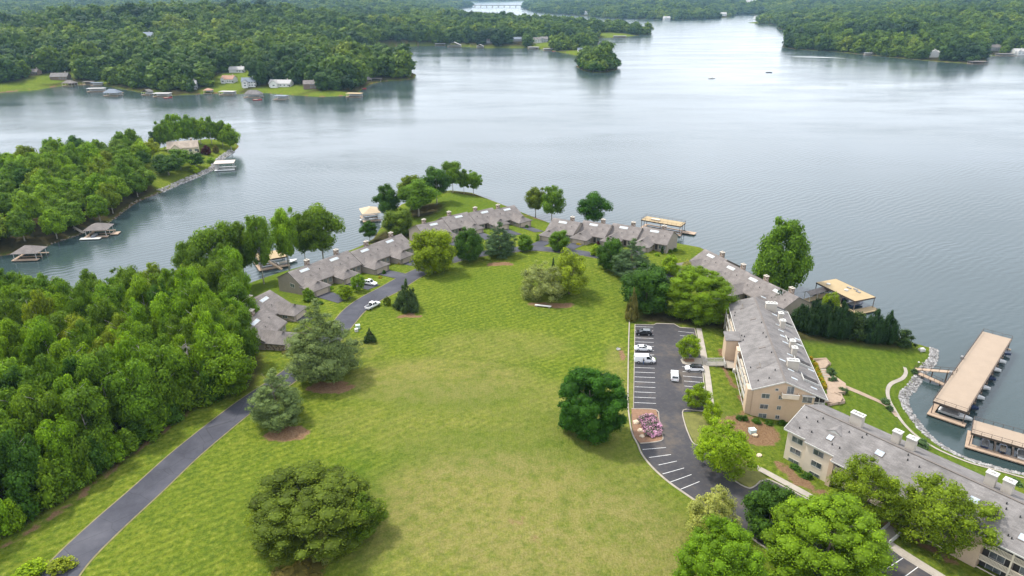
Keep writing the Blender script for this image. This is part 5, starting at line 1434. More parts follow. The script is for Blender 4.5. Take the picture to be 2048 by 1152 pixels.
for a, b_, w, lab in [((1829, 738, 1.5), (1913, 745, 3.9), 1.5, 'upper brown gangway from the lawn to the long dock deck'), ((1838, 747, 1.2), (1892, 771, 0.6), 1.5, 'lower brown gangway down to the long dock boards')]:
    p0, p1 = P(*a), P(*b_); p0[2] = a[2]; p1[2] = b_[2]
    g_ = empty('gangway', tuple(p0), 0, lab, 'gangway'); q = p1 - p0
    MB().bar((0, 0, 0), tuple(q), w, .18).build('deck', m_dockwood, g_)
    n_ = np.array([-q[1], q[0], 0]); n_ /= np.linalg.norm(n_)
    for s in (-1, 1):
        e0 = n_*s*w/2
        MB().bar(tuple(e0 + [0, 0, 1.0]), tuple(q + e0 + [0, 0, 1.0]), .08).build('handrail', m_rail, g_)
        for t in np.linspace(0, 1, 6): MB().bar(tuple(q*t + e0), tuple(q*t + e0 + [0, 0, 1.0]), .07).build('post', m_rail, g_)
    for t in (.45, .8): MB().bar((q[0]*t, q[1]*t, q[2]*t), (q[0]*t, q[1]*t, -p0[2]-1.5), .25).build('pile', m_post, g_)
# second dock running out of the picture
OB = np.array([109.4, 140.0]); YB = math.atan2(-6.0, 8.5)
dB = dock(OB + np.array([0, 0]), YB, 46.0, 6.4, 4.2, 'tan-decked boat dock at the right edge with open slips', step=6.4, posts_x=3)
for k in range(5):
    x, y = lworld(OB, YB, 3.4 + k*3.6, 3.3)
    boat(x, y, 0.35, YB + math.pi/2, 5.2, ['dark boat at the left end', 'dark boat second from the left', 'white boat third from the left', 'dark boat fourth from the left', 'dark boat fifth from the left'][k] + ' in the right edge dock', m_hullblue if k != 2 else m_hull, k % 2 == 0, 'boats in the right edge dock')
    if k: MB().box(1.6 + k*3.6, 2.0 + k*3.6, 0.9, 6.2, .34, .64).build('finger_pier', m_deck, dB)
# flat-roofed dock behind the cypress row
OC = np.array([115.9, 216.1]); YC = math.atan2(3.4, 8.6)
dC = dock(OC, YC, 9.2, 17.6, 4.5, 'straw-coloured sundeck dock behind the cypress row', mat=m_deckb, rail=False, lowm=m_deckb, ends=2.4)
for xx, yy in [(2.5, 14.5), (4.2, 8.0)]: MB().cyl(xx, yy, 4.5, 4.9, .7, 10).build('round_table', m_white, dC)
for xx, yy in [(6.5, 8.5), (7.5, 6.5), (6.6, 4.5)]: MB().box(xx, xx+.7, yy, yy+1.6, 4.5, 4.8).build('sun_lounger', m_canvas, dC)
for k, lab in enumerate(['dark boat in the near slip of the straw-coloured dock', 'dark boat in the middle slip of the straw-coloured dock']):
    x, y = lworld(OC, YC, 5.6, 4.0 + k*6); boat(x, y, .4, YC, 6.5, lab, m_hullblue, True, 'boats in the straw-coloured dock')
p0, p1 = P(1612, 594, 2.0), P(1662, 573, 3.5)
wy = math.atan2(p1[1]-p0[1], p1[0]-p0[0]); wl2 = math.hypot(p1[1]-p0[1], p1[0]-p0[0])
cw = empty('covered_walkway', (p0[0], p0[1], 0), wy, 'grey-roofed covered walkway from the shore to the straw-coloured dock', 'walkway')
MB().box(0, wl2, -1.2, 1.2, .5, .7).build('deck', m_deckb, cw)
mb = MB(); mb.slab([(0, -1.7, 3.2), (wl2, -1.7, 3.2), (wl2, 0, 4.1), (0, 0, 4.1)], .12); mb.slab([(0, 0, 4.104), (wl2, 0, 4.104), (wl2, 1.7, 3.2), (0, 1.7, 3.2)], .12); mb.build('roof', m_roof, cw)
for t in (0.05, .35, .65, .95):
    for s in (-1.15, 1.15): MB().box(wl2*t-.07, wl2*t+.07, s-.07, s+.07, -1.5, 3.3).build('post', m_white, cw)
# dock behind the staggered row
OD = np.array([59.2, 307.2]); YD = math.atan2(-10, 15.8)
dD = dock(OD, YD, 18.7, 6.4, 4.6, 'straw-topped boat dock behind the staggered townhouses', mat=m_deckb, rail=True, lowm=m_dockwood, step=3.2, posts_x=3)
MB().box(4, 8, 1.5, 3.0, 4.6, 5.3).build('bench_seat', m_seat, dD)
tag(MB().box(0, 6.5, 0, 3.5, .4, .65).build('floating_platform', m_dockwood, None, (P(1360, 467)[0], P(1360, 467)[1], 0), YD), 'low floating platform at the right end of the straw-topped dock', 'platform')
# boathouses: px of near-left water corner
def bh(px, py, yaw, W, L, zd, label, top='hip', roofm=None, **k):
    p = P(px, py, 0.5)
    return dock((p[0], p[1]), R(yaw), W, L, zd, label, top, roofm=roofm, rail=False, cat='boathouse', step=k.pop('step', 4.0), **k)
m_roofstraw = simple('straw_roof', (0.42, 0.33, 0.22), 0.9, 0.15, 0.6)
m_rooftan = shingle('tan_shingle', (0.30, 0.25, 0.20))
bh(728, 443, 20, 7.5, 9.0, 4.2, 'tan-roofed boathouse beside the grassy point clump', 'hip', m_roofstraw)
x, y = P(735, 440, .4)[:2]; boat(x, y, .3, R(15), 7, 'white boat moored under the tan-roofed boathouse', m_hull)
bh(520, 540, 30, 11, 9, 4.3, 'straw-topped dock with grey stairs behind the cove trees', 'deck', mat=m_deckb)
sp0, sp1 = P(536, 522, 4.3), P(562, 538, 1.6)
so = empty('dock_stairs', tuple(P(562, 538, 1.0)), 0, 'long grey stairs up to the dock deck by the left townhouses', 'stairs')
b0 = np.array(so.location)
for s in (-.6, .6): MB().bar(tuple(sp0 - b0 + [s*.5, s, .9]), tuple(sp1 - b0 + [s*.5, s, .9]), .12).build('handrail', m_concrete, so)
for k in range(12):
    t = k/11; q = sp0 + (sp1-sp0)*t - b0; MB().box(q[0]-.5, q[0]+.5, q[1]-.7, q[1]+.7, q[2]-.06, q[2]+.04).build('step', m_timber, so)
x, y = P(575, 525, .3)[:2]; boat(x, y, .2, R(35), 8, 'white boat moored beside the left townhouse dock', m_hull, False)
gb_ = bh(431, 341, 14, 10.5, 8.0, 4.4, 'white boathouse with tan roof at the left point stone bank', 'flat', simple('pale_roof', (.42, .37, .32), .8, .1, .5), lowm=m_hull)
MB().box(-.3, 1.2, 2.0, 7.8, .65, 4.3).build('side_wall', m_white, gb_)
hb = bh(172, 474, 8, 8.8, 8.0, 3.5, 'tan hip-roofed boathouse in the cove below the left wood', 'hip', m_roof)
MB().box(-1.5, 7, -3.6, -1.1, .35, .6).build('swim_platform', m_white, hb); MB().box(9.3, 12.5, 2, 6, .35, .6).build('side_platform', m_dockwood, hb)
x, y = P(192, 472, .3)[:2]; boat(x, y, .35, R(95), 6.5, 'dark boat inside the tan hip-roofed cove boathouse', m_hullblue)
gp0, gp1 = P(148, 455, 2.2), P(168, 466, 1.0)
tag(MB().bar(tuple(gp0), tuple(gp1), 1.3, .2).build('gangplank', m_concrete), 'pale gangplank from the wood to the cove boathouse', 'gangplank')
bh(28, 520, 5, 9, 7.5, 3.2, 'tan-roofed boathouse at the left edge above the near wood', 'hip', m_roof)

# ------------------------------------------------------------------ vehicles
m_carw = simple('white_car_paint', (0.78, 0.78, 0.79), 0.22, 0.03, 0.3, spec=0.6)
m_cars = simple('silver_car_paint', (0.36, 0.38, 0.40), 0.25, 0.05, 0.3, metal=0.5, spec=0.6)
m_cark = simple('black_car_paint', (0.015, 0.015, 0.017), 0.2, 0.1, 0.3, spec=0.6)
m_tyre = simple('tyre_rubber', (0.02, 0.02, 0.02), 0.9, 0.2, 2.0)
m_rim = simple('alloy_rim', (0.45, 0.45, 0.46), 0.35, 0.1, 2.0, metal=0.6)
m_lampr = simple('red_lamp', (0.35, 0.02, 0.02), 0.3, 0.1, 2.0)
m_lampw = simple('clear_lamp', (0.6, 0.62, 0.62), 0.15, 0.1, 2.0)
m_cglass, nt, b = _nt('car_glass')
nt.links.new(ramp(nt, noise(nt, 1.5), [(0.3, (0.012, 0.015, 0.018)), (0.7, (0.03, 0.036, 0.04))]), b.inputs['Base Color']); b.inputs['Roughness'].default_value = 0.05; b.inputs['Specular IOR Level'].default_value = 0.7
BODY = {  # stations x, half width, z low, z belt; cabin stations x, half width, z roof
 'sedan': (4.7, [(-2.35, .72, .42, .72), (-2.2, .86, .32, .98), (-1.3, .91, .25, 1.0), (.9, .91, .25, .96), (1.9, .87, .28, .86), (2.25, .76, .36, .68), (2.35, .62, .42, .60)], [(-1.75, .70, 1.0), (-1.0, .64, 1.40), (.15, .66, 1.44), (1.15, .74, .97)]),
 'suv': (4.7, [(-2.35, .78, .48, .9), (-2.25, .90, .38, 1.08), (-1.2, .94, .3, 1.12), (1.0, .94, .3, 1.08), (1.95, .90, .33, .98), (2.25, .80, .4, .8), (2.35, .66, .46, .7)], [(-2.2, .76, 1.1), (-1.75, .70, 1.62), (.2, .71, 1.68), (1.25, .78, 1.08)]),
 'minivan': (5.1, [(-2.55, .82, .45, .95), (-2.5, .94, .36, 1.05), (-1.2, .98, .3, 1.06), (1.2, .98, .3, 1.04), (2.1, .92, .33, .95), (2.45, .80, .4, .8), (2.55, .66, .45, .68)], [(-2.5, .84, 1.04), (-2.2, .76, 1.70), (.5, .77, 1.78), (1.75, .82, 1.02)]),
 'van': (5.6, [(-2.8, .94, .5, 1.2), (-2.75, 1.0, .42, 1.25), (-1.2, 1.0, .36, 1.26), (1.3, 1.0, .36, 1.24), (2.3, .96, .38, 1.08), (2.7, .86, .45, .85), (2.8, .72, .5, .75)], [(-2.76, .92, 1.24), (-2.7, .86, 2.12), (1.0, .86, 2.14), (2.0, .9, 1.2)]),
 'pickup': (5.6, [(-2.8, .86, .55, 1.0), (-2.75, .95, .5, 1.1), (-1.2, .97, .45, 1.1), (1.2, .97, .45, 1.1), (2.3, .94, .48, 1.02), (2.7, .86, .5, .9), (2.8, .74, .55, .8)], [(-.9, .82, 1.1), (-.7, .75, 1.80), (.55, .76, 1.84), (1.35, .82, 1.1)]),
}
def loft(st, k=6):
    V = []; F = []
    for x, w, z0, z1 in st:
        V += [(x, -w*.92, z0), (x, w*.92, z0), (x, w, z0+(z1-z0)*.45), (x, w*.95, z1), (x, -w*.95, z1), (x, -w, z0+(z1-z0)*.45)]
    for i in range(len(st)-1):
        for a in range(6): F.append((i*6+a, i*6+(a+1) % 6, i*6+6+(a+1) % 6, i*6+6+a))
    mb = MB(); mb.v = V; mb.f = F + [tuple(range(5, -1, -1)), tuple((len(st)-1)*6+i for i in range(6))]
    return mb
def car(kind, x, y, z, yaw, paint, label, cat='car', roofp=None, bed=None, name='parked_car'):
    L, st, cab = BODY[kind]
    o = empty(name, (x, y, z), yaw, label, cat)
    loft(st).build('body', paint, o)
    zb = max(s[3] for s in st) - .03
    mb = MB()
    V = []
    low = [(cab[0][0], cab[0][1]), (cab[1][0], cab[1][1]+.1), (cab[2][0], cab[2][1]+.1), (cab[3][0], cab[3][1])]
    c0, c1, c2, c3 = cab
    mb.hexa([(c0[0], -c0[1], zb-.05), (c3[0], -c3[1], zb-.05), (c3[0], c3[1], zb-.05), (c0[0], c0[1], zb-.05), (c1[0], -c1[1], c1[2]), (c2[0], -c2[1], c2[2]), (c2[0], c2[1], c2[2]), (c1[0], c1[1], c1[2])])
    mb.build('glasshouse', m_cglass, o)
    rp = roofp or paint
    MB().hexa([(c1[0]-.05, -c1[1]-.02, c1[2]-.03), (c2[0]+.05, -c2[1]-.02, c2[2]-.03), (c2[0]+.05, c2[1]+.02, c2[2]-.03), (c1[0]-.05, c1[1]+.02, c1[2]-.03),
               (c1[0]+.12, -c1[1]+.1, c1[2]+.06), (c2[0]-.12, -c2[1]+.1, c2[2]+.06), (c2[0]-.12, c2[1]-.1, c2[2]+.06), (c1[0]+.12, c1[1]-.1, c1[2]+.06)]).build('roof', rp, o)
    for s in (-1, 1):
        MB().bar((c3[0], s*c3[1], zb-.02), (c2[0], s*c2[1], c2[2]), .09).build('pillar', rp, o); MB().bar((c0[0], s*c0[1], zb-.02), (c1[0], s*c1[1], c1[2]), .12).build('pillar', rp, o)
        xm = (c1[0]+c2[0])/2; MB().bar((xm, s*(c0[1]+.02), zb), (xm, s*(c1[1]+.02), c1[2]), .08).build('pillar', rp, o)
        if kind == 'van': MB().hexa([(c1[0], s*.90, zb-.05), (.35, s*.90, zb-.05), (.35, s*1.0, zb-.05), (c1[0], s*1.0, zb-.05), (c1[0], s*.82, 2.1), (.35, s*.82, 2.1), (.35, s*.885, 2.1), (c1[0], s*.885, 2.1)]).build('side_panel', paint, o)
        MB().box(c3[0]-.35, c3[0]-.15, s*(c3[1]+.08)-.1, s*(c3[1]+.08)+.1, zb+.02, zb+.2).build('mirror', paint, o)
        w = st[2][1]; r = .34 if kind in ('sedan',) else .37
        for xx in (-L*.295, L*.305):
            t = MB(); t.tube([(xx, s*(w-.2), r), (xx, s*(w+.03), r)], [r, r], 14); tt = t.build('wheel', m_tyre, o)
            MB().tube([(xx, s*(w+.0), r), (xx, s*(w+.045), r)], [r*.62, r*.58], 10).build('rim', m_rim, tt)
        MB().box(L/2-.34, L/2-.1, s*.5-.18+s*.08, s*.5+.18+s*.08, st[-2][3]-.18, st[-2][3]-.02).build('headlight', m_lampw, o)
        MB().box(-L/2-.02, -L/2+.12, s*.62-.12, s*.62+.12, st[0][3]-.22, st[0][3]-.02).build('tail_light', m_lampr, o)
    if bed: MB().box(-2.7, -.95, -.78, .78, zb+.0, zb+.06).build('bed_cover', bed, o)
    MB().box(-L/2-.05, -L/2+.1, -.75, .75, st[0][2]-.02, st[0][2]+.16).build('bumper', paint if kind != 'van' else m_canvas, o)
    return o
def spot(px, py): p = P(px, py, LOT_Z+.015); return p[0], p[1]
x, y = spot(1287, 669); car('suv', x, y, LOT_Z+.015, R(176), m_cark, 'black car with silver top parked in the top left stall', roofp=m_cars)
x, y = spot(1286, 700); car('sedan', x, y, LOT_Z+.015, R(-3), m_carw, 'white sedan parked directly above the white van')
x, y = spot(1289, 724); car('van', x, y, LOT_Z+.015, R(-4), m_carw, 'white panel van parked beside the green-kerbed stall', 'van', name='panel_van')
x, y = spot(1349, 755); car('minivan', x, y, LOT_Z+.015, R(80), m_carw, 'white minivan in the driving lane of the car park', 'minivan', name='minivan')
x, y = spot(1388, 741); car('suv', x, y, LOT_Z+.015, R(-184), m_carw, 'white car with black roof in the right-hand stall by the footbridge', roofp=m_cark)
p = G(739, 570); car('pickup', p[0], p[1], p[2]+.16, R(-25), m_carw, 'white pickup truck parked by the left townhouse garage', 'pickup', name='pickup_truck', bed=None)
p = G(746, 615); car('pickup', p[0], p[1], p[2]+.13, R(58), m_carw, 'white pickup with black bed cover parked at the edge of the drive', 'pickup', name='pickup_truck', bed=m_cark)
# grassy nose of the stall divider beside the van
ps = [P(a, b_, LOT_Z) for a, b_ in [(1296,716),(1306,714),(1312,717),(1311,721),(1302,723)]]
tag(MB().prism([tuple(q[:2]) for q in ps], LOT_Z-.1, LOT_Z+.12).build('kerb_island', simple('verge_green', (.09, .13, .02), .9, .3, 1.0)), kind='structure')

# person standing beside the van
m_skin = simple('skin', (0.42, 0.26, 0.19), 0.6, 0.1, 3.0)
m_shirt = simple('dark_shirt', (0.03, 0.03, 0.035), 0.9, 0.2, 3.0)
m_jeans = simple('blue_jeans', (0.06, 0.12, 0.27), 0.9, 0.2, 3.0)
m_hair = simple('dark_hair', (0.025, 0.018, 0.012), 0.8, 0.2, 4.0)
def person(x, y, z, yaw, label):
    J = {'pelvis': (0, 0, .95, .15), 'waist': (0, 0, 1.10, .14), 'chest': (0.01, 0, 1.32, .17), 'neck0': (.01, 0, 1.48, .075), 'neck': (.02, 0, 1.54, .06), 'head': (.03, 0, 1.63, .095), 'crown': (.02, 0, 1.72, .085)}
    E = [('pelvis', 'waist'), ('waist', 'chest'), ('chest', 'neck0'), ('neck0', 'neck'), ('neck', 'head'), ('head', 'crown')]
    for s, n in ((1, 'l'), (-1, 'r')):
        J[n+'hip'] = (0, s*.11, .88, .10); J[n+'knee'] = (.04*s+.03, s*.12, .50, .068); J[n+'ank'] = (.04*s-.02, s*.12, .09, .045); J[n+'toe'] = (.04*s+.15, s*.14, .045, .035)
        J[n+'sho'] = (.0, s*.19, 1.43, .07); J[n+'elb'] = (.05, s*.27, 1.16, .05); J[n+'wri'] = (.24, s*.22, 1.08, .035); J[n+'palm'] = (.31, s*.20, 1.09, .032)
        E += [('pelvis', n+'hip'), (n+'hip', n+'knee'), (n+'knee', n+'ank'), (n+'ank', n+'toe'), ('chest', n+'sho'), (n+'sho', n+'elb'), (n+'elb', n+'wri'), (n+'wri', n+'palm')]
        for k in range(5):
            a = (k-2)*.022
            J[n+'f%d' % k] = ((.40 if k else .34), s*.20 + (a if k else s*-.055), 1.085-.01*k, .010); E.append((n+'palm', n+'f%d' % k))
    names = list(J); idx_ = {k: i for i, k in enumerate(names)}
    me = bpy.data.meshes.new('body'); me.from_pydata([J[k][:3] for k in names], [(idx_[a], idx_[b_]) for a, b_ in E], [])
    root = empty('person', (x, y, z), yaw, label, 'person')
    o = link('body', me, None, root)
    md = o.modifiers.new('skin', 'SKIN')
    for k, v in zip(names, me.skin_vertices[0].data): v.radius = (J[k][3], J[k][3]); v.use_root = (k == 'pelvis')
    md.use_smooth_shade = True
    o.modifiers.new('sub', 'SUBSURF').levels = 1
    o.modifiers['sub'].render_levels = 1
    dg = bpy.context.evaluated_depsgraph_get()
    full = bpy.data.meshes.new_from_object(o.evaluated_get(dg))
    o.modifiers.clear(); o.data = full
    full.materials.clear()
    for m in (m_skin, m_shirt, m_jeans): full.materials.append(m)
    for f in full.polygons:
        c = f.center
        f.material_index = 2 if (c.z < 1.0 and abs(c.y) < .2 and c.z > .07 and c.x < .17) else 1 if (1.0 <= c.z < 1.50 and c.x < .20) or c.z <= .07 else 0
        f.use_smooth = True
    bm = bmesh.new(); bmesh.ops.create_uvsphere(bm, u_segments=10, v_segments=6, radius=.105); hm = bpy.data.meshes.new('hair')
    for v in list(bm.verts):
        if v.co.z < -.02 and v.co.x > -.03: bm.verts.remove(v)
    bm.to_mesh(hm); bm.free()
    h = link('hair', hm, m_hair, root, (.005, 0, 1.69))
    for nm, dx, dy, dz, sc in (('nose', .125, 0, 1.64, .018), ('ear', .03, .1, 1.64, .022), ('ear', .03, -.1, 1.64, .022), ('eye', .115, .035, 1.665, .012), ('eye', .115, -.035, 1.665, .012)):
        MB().box(dx-sc, dx+sc, dy-sc*.7, dy+sc*.7, dz-sc, dz+sc).build(nm, m_skin if nm != 'eye' else m_hair, root)
    return root
x, y = spot(1286.5, 728.5)
person(x, y, LOT_Z+.015, R(20), 'person in dark top and blue jeans standing beside the white van')

# ------------------------------------------------------------------ small things in the grounds
p = G(1086, 614); sb = empty('slab_bench', tuple(p), R(-14), 'white slab bench below the pale flowering tree', 'bench')
MB().box(-2.6, 2.6, -.45, .45, .42, .55).build('seat', m_white, sb)
for k in (-2.0, 2.0): MB().box(k-.2, k+.2, -.35, .35, -.1, .42).build('leg', m_concrete, sb)
p = G(716, 657); tag(MB().box(-.6, .6, -.5, .5, -.1, 1.1).box(-.66, .66, -.56, .56, 1.1, 1.2).build('utility_box', simple('pale_green_metal', (.42, .52, .42), .6, .1, 1), None, tuple(p), .3), 'pale green utility box in the field beside the drive', 'utility box')
p = G(713, 663); tag(MB().box(-.45, .45, -.4, .4, -.1, .8).box(-.5, .5, -.45, .45, .8, .9).build('utility_box', m_white, None, tuple(p), .5), 'smaller white utility box in the field beside the drive', 'utility box')
p = G(1504, 866); tag(MB().box(-.7, .7, -.6, .6, -.1, 1.0).box(-.75, .75, -.65, .65, 1.0, 1.1).build('utility_box', simple('pale_blue_metal', (.45, .55, .56), .6, .1, 1), None, tuple(p), .2), 'pale utility box on bare soil between the apartment blocks', 'utility box')
def rock(px, py, r, label, mat):
    p = G(px, py); rr = random.Random(int(px*7+py))
    bm = bmesh.new(); bmesh.ops.create_icosphere(bm, subdivisions=2, radius=r)
    for v in bm.verts: v.co *= rr.uniform(.8, 1.2); v.co.z *= .6
    me = bpy.data.meshes.new('boulder'); bm.to_mesh(me); bm.free()
    tag(link('boulder', me, mat, None, (p[0], p[1], p[2]+r*.25)), label, 'boulder')
m_boulder = simple('tan_boulder', (.50, .40, .29), .9, .25, 1.5)
rock(1509, 871, .7, 'pale boulder on the bare soil between the apartment blocks', m_boulder); rock(1518, 912, .6, 'tan boulder beside the pavement by the lower apartments', m_boulder)
rock(1272, 846, .8, 'tan boulder left of the pink flowering bushes', m_boulder); rock(1281, 862, .7, 'tan boulder below the pink flowering bushes', m_boulder); rock(1284, 874, .6, 'dark tan boulder at the corner of the flower bed', m_boulder)
rock(1237, 699, .6, 'pale rock in the grass left of the car park', m_rock); rock(1796, 1003, .5, 'small rock near the lower apartments', m_boulder)
# pink rhododendrons in the kerbed bed
m_pink, nt, b = _nt('pink_blossom')
t = attr(nt, 'tint')
nt.links.new(ramp(nt, t, [(0.0, (0.03, 0.05, 0.02)), (0.42, (0.05, 0.07, 0.025)), (0.5, (0.46, 0.17, 0.30)), (1.0, (0.66, 0.42, 0.54))]), b.inputs['Base Color'])
b.inputs['Roughness'].default_value = .8
PINK = [crown('blossom', 300 + k, 0.0, low, 34, 0.16, 1500, 0.07, 0.9, mat=m_pink) for k in range(2)]
for k, (px, py, w, hh, lab) in enumerate([(1288, 842, 3.4, 1.7, 'pink flowering bush at the upper left of the kerbed flower bed'), (1303, 840, 3.0, 1.6, 'pink flowering bush at the upper right of the kerbed flower bed'), (1294, 855, 3.2, 1.7, 'pink flowering bush in the middle of the kerbed flower bed'),
        (1311, 853, 3.2, 1.6, 'pink flowering bush at the right edge of the kerbed flower bed'), (1301, 868, 3.4, 1.5, 'purple-pink flowering bush at the bottom of the kerbed flower bed'), (1315, 868, 2.8, 1.4, 'purple-pink flowering bush at the lower right of the kerbed flower bed')]):
    p = P(px, py, LOT_Z+.1); o = empty('flowering_bush', tuple(p), trs.uniform(0, 6), lab, 'shrub'); o.scale = (w, w, hh); link('crown', PINK[k % 2], None, o)
# foundation shrubs: (px, py, width m, height m, colour, label)
SHR = [(1478,838,2.0,1.2,'dark','dark clipped shrub, first along the gable end of the long block'),(1490,840,2.0,1.2,'dark','dark clipped shrub, second along the gable end of the long block'),(1512,844,2.6,1.0,'dark','dark hedge piece, third along the gable end of the long block'),
 (1538,848,2.6,1.0,'dark','dark hedge piece, fourth along the gable end of the long block'),(1564,848,2.6,1.1,'dark','dark hedge piece, fifth along the gable end of the long block'),
 (1590,938,3.0,1.2,'dark','dark hedge piece below the left windows of the lower block'),(1612,955,3.0,1.2,'dark','dark hedge piece below the bay windows of the lower block'),
 (1662,750,3.4,2.2,'blue','blue-grey grassy clump right of the garden steps'),(1664,764,3.2,1.9,'blue','lower blue-grey clump right of the garden steps'),(1684,785,3.2,1.6,'blue','blue-grey grass clump beside the lower terrace'),
 (1770,806,3.0,1.6,'blue','grey-green clump at the lawn path bend'),(1779,820,2.4,1.4,'blue','smaller grey-green clump below the path bend'),(1828,746,2.6,1.4,'blue','grey-green clump at the head of the gangways'),
 (1842,890,4.4,1.8,'blue','grey-green ornamental grass behind the middle chimneys of the lower block'),(1822,882,3.2,1.2,'dark','dark low shrub behind the middle chimneys of the lower block'),(2030,968,3.5,1.4,'blue','grey-green shrub by the shore at the right edge'),
 (1622,718,1.6,1.0,'gold','golden bush above the garden steps'),
 (640,608,2.4,1.2,'dark','dark shrub beside the left row end wall'),(628,600,2.4,1.2,'dark','low shrub along the left row end wall'),(662,578,2.2,1.2,'bright','green shrub by the first front walk of the left row'),(768,548,1.6,1.8,'dark','upright dark shrub beside the second garage of the left row'),
 (700,560,2.4,1.2,'pale','pale flowering shrub in the left row garden'),(800,528,2.2,.9,'gold','golden shrub bed by the last garage of the left row'),(760,556,2.0,.9,'gold','golden shrub by the third garage walk of the left row'),
 (1075,482,1.8,3.0,'bright','upright bright shrub beside the first beige garage'),(1157,490,2.6,1.0,'gold','golden shrub left of the second beige garage'),(1196,489,1.8,1.6,'plum','dark red shrub right of the second beige garage'),
 (1324,508,1.8,3.6,'cyp','narrow dark conifer at the end of the staggered row'),(1340,505,3.0,1.5,'green','green shrub at the end wall of the staggered row'),(1350,503,3.0,1.6,'green','round green shrub right of the staggered row'),(1314,511,2.4,1.2,'bright','bright shrub by the last beige garage'),
 (1054,456,2.2,1.6,'dark','dark shrub beside the last garage of the middle row'),(562,698,2.0,.9,'gold','golden low shrub by the stone garage wall'),(570,706,2.2,.7,'brown','brownish low planting before the stone garage'),
 (122,1140,5.0,2.6,'yellow','yellow-green bush at the bottom of the drive'),(60,1155,6.0,3.0,'lime','lime leafy bush at the bottom left corner'),(1535,600,3.0,2.0,'olive','olive shrub behind the far end of the long block')]
for px, py, w, hh, c, lab in SHR:
    p = G(px, py); tree_at('shrub', p[0], p[1], w, hh, COLS[c], lab, 'shrub', z=p[2]-.05)
for k in range(15):
    t = k/14; p = G(1628 + 20*t + trs.uniform(-2, 2), 728 + 48*t)
    tree_at('shrub', p[0], p[1], 1.7, 1.2, COLS['gold'] if k % 3 else COLS['yellow'], 'golden-green mound in the planting strip beside the garden steps', 'shrub', 'golden mounds beside the steps', z=p[2])
p = P(128, 1136, gz(*P(128, 1136, 11)[:2])); sgn = empty('stone_planter', tuple(p), .7, 'low stone planter with yellow flowers at the foot of the drive', 'planter')
MB().box(-1.3, 1.3, -.9, .9, -.2, .6).build('wall', m_stone, sgn); PLN = link('flowers', SPEC['shrub'][1][0], None, sgn); PLN.scale = (2.2, 1.6, .8); PLN.location = (0, 0, .5); PLN.color = (.45, .32, .02, 1)
for px, py, lab in [(1711, 655, 'white globe lamp post in front of the cypress row'), (1833, 729, 'white globe lamp post at the head of the gangways')]:
    p = G(px, py + 14); lp = empty('lamp_post', tuple(p), 0, lab, 'lamp post'); MB().cyl(0, 0, -.1, 2.8, .06, 6).build('post', m_pipe, lp)
    MB().tube([(0, 0, 2.8), (0, 0, 2.95), (0, 0, 3.1), (0, 0, 3.25)], [.12, .3, .3, .1], 10).build('globe', m_white, lp)
p = G(1843, 702); tag(MB().box(-.9, .9, -.6, .6, 0, .7).box(-.7, .7, -.4, .4, .7, .95).build('storage_box', m_white, None, tuple(p), .3), 'white storage box on the lawn at the stone bank', 'box')
p = G(1469, 745); tag(MB().box(-.5, .5, -.5, .5, -.1, 1.0).box(-.4, .4, -.4, .4, 1.0, 1.08).build('air_conditioner', m_white, None, tuple(p), AY), 'white air conditioning unit below the footbridge', 'air conditioner')

